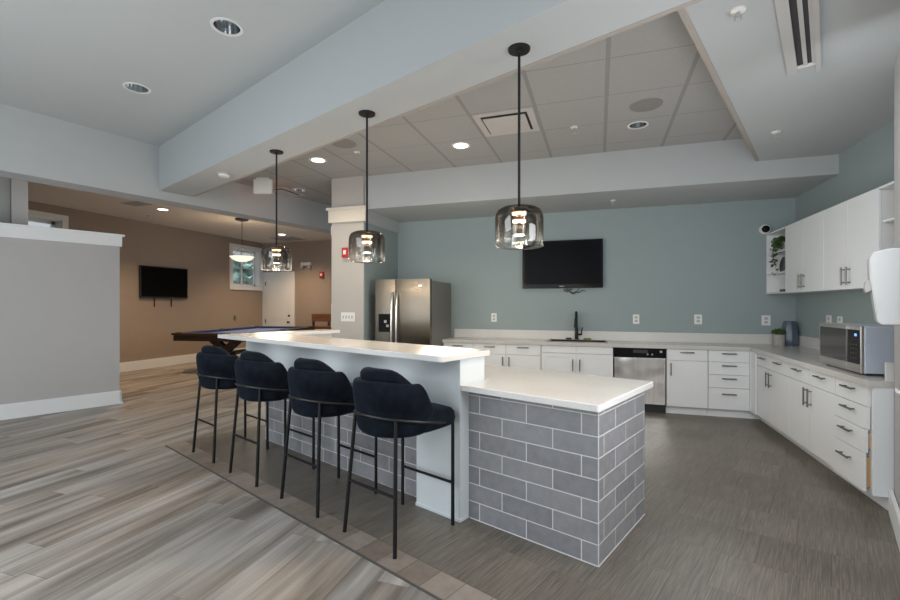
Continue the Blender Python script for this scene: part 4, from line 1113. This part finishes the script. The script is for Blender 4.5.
# ------------------------------------------------------------------ outside the windows
def tree(label, x, y, h, r, n):
    t = thing('garden_tree', label, 'tree', (x, y, -0.5), 0, 'trees outside the games room window')
    obj('trunk', cyl(BM(), (0,0,0), (0,0,h*0.6), 0.12, 0.06), 'bark', t)
    bm = BM(); pp = []
    for _ in range(400):
        a = random.uniform(0,2*PI); zz = random.random(); q = r*math.sqrt(random.random())*math.sqrt(1-(2*zz-1)**2*0.9)
        pp.append((q*math.cos(a), q*math.sin(a), h*0.25+zz*h*0.75))
    leaves(bm, pp, n, 0.34, 0.12, 0.2)
    obj('crown', bm, 'tree', t, fix=False)
tree('bushy green tree seen through the games room window, nearer the pane', -12.6, 13.6, 3.4, 1.35, 1300)
tree('blue-green tree seen through the games room window, further off', -17.0, 18.6, 4.2, 1.9, 1500)
o = struct('ground_outside', prism(BM(), [(-40,-9),(-14,-9),(-14,13),(-9.9,13),(-9.9,40),(-40,40)], -0.6, -0.5), 'grass')

# ------------------------------------------------------------------ light
w = bpy.data.worlds.new('World'); SC.world = w; w.use_nodes = True
wt = w.node_tree; bg = wt.nodes['Background']
g = G(wt); tc = wt.nodes.new('ShaderNodeTexCoord')
zz = g.xyz(tc.outputs['Generated'])[2]
wt.links.new(g.ramp(g.m('ADD', g.m('MULTIPLY', zz, 0.5), 0.5), [(0.40, (0.52, 0.56, 0.58)), (0.52, (0.86, 0.94, 1.0)), (0.9, (0.70, 0.84, 1.0))]), bg.inputs['Color'])
bg.inputs['Strength'].default_value = 0.55
def area(name, loc, target, sx, sy, e, col=(1,1,1)):
    l = bpy.data.lights.new(name, 'AREA'); l.shape = 'RECTANGLE'; l.size = sx; l.size_y = sy; l.energy = e; l.color = col
    o = bpy.data.objects.new(name, l); COL.objects.link(o); o.location = loc
    o.rotation_euler = (Vector(target)-Vector(loc)).to_track_quat('-Z', 'Y').to_euler()
    return o
area('window_daylight', (*W(0.27, 2.5), 1.6), (*W(-3, 2.9), 1.2), 1.0, 1.3, 34, (0.95, 0.97, 1.0))  # added lamp by the near wall, no window there; lights the island end
area('window_daylight', (1.35, 3.1, 2.5), (2.35, 4.7, 2.0), 0.5, 0.4, 5, (0.92, 0.96, 1.0))  # added lamp lifting the dark end of the wall cabinets
area('daylight_on_trees', (-13.5, 13.5, 7.0), (-14.0, 14.5, 0), 5.0, 5.0, 900, (0.95, 1.0, 1.0))  # added lamp above the trees to brighten their leaves
area('window_daylight', (*W(-3.0, -1.3), 2.7), (*W(-3.1, -0.4), 0.0), 2.2, 1.4, 46, (0.88, 0.95, 1.0))  # added overhead lamp for a bright pool on the plank floor
area('floor_bounce', (*W(-3.6, -2.4), 0.5), (*W(-3.9, -2.2), 3.6), 5.0, 3.0, 75, (0.95, 0.98, 1.0))  # added upward lamp lifting the high ceiling, in place of floor bounce
area('window_daylight', (*W(0.1, -4.2), 2.1), (*W(-7.5, 1.5), 1.0), 4.0, 2.6, 110, (0.86, 0.94, 1.0))  # stands in for the unseen windows behind the camera
area('window_daylight', (-5.2, -2.6, 0.9), (-2.2, 4.0, 0.7), 3.0, 1.4, 58, (0.90, 0.95, 1.0))  # daylight from behind left, lamp set low to lift the bar apron
def fill(loc, e, col=(1,1,1), r=0.4):
    l = bpy.data.lights.new('room_fill', 'POINT'); l.energy = e; l.color = col; l.shadow_soft_size = r
    o = bpy.data.objects.new('room_fill', l); COL.objects.link(o); o.location = loc
fill((0.9, 4.8, 1.55), 18, (1, 0.985, 0.96))
fill((-1.7, 5.1, 1.6), 19, (1, 0.86, 0.68))
fill((*W(-3.6, -0.5), 1.7), 21, (0.96, 0.98, 1.0))
area('window_daylight', (*W(0.16, 1.3), 2.7), (*W(-1.2, 3.2), 0.4), 0.25, 1.2, 12, (0.95, 0.97, 1.0))  # added lamp high beside the near wall, brightening the tiled island
fill((-3.4, 4.2, 1.7), 9, (1, 0.93, 0.84))
fill((-7.0, 8.4, 1.3), 13, (1, 0.86, 0.70))
# ------------------------------------------------------------------ camera
cam = bpy.data.cameras.new('camera'); co = bpy.data.objects.new('camera', cam); COL.objects.link(co)
cam.sensor_width = 36; cam.lens = 18.0; cam.shift_y = (304.6-300)/900.0
cam.clip_start = 0.05; cam.clip_end = 200
co.location = (0, 0, EYE); co.rotation_euler = (PI/2, 0, YAW)
SC.camera = co
SC.view_settings.view_transform = 'Standard'
SC.view_settings.look = 'None'
SC.view_settings.exposure = 0.16
SC.view_settings.gamma = 1.04
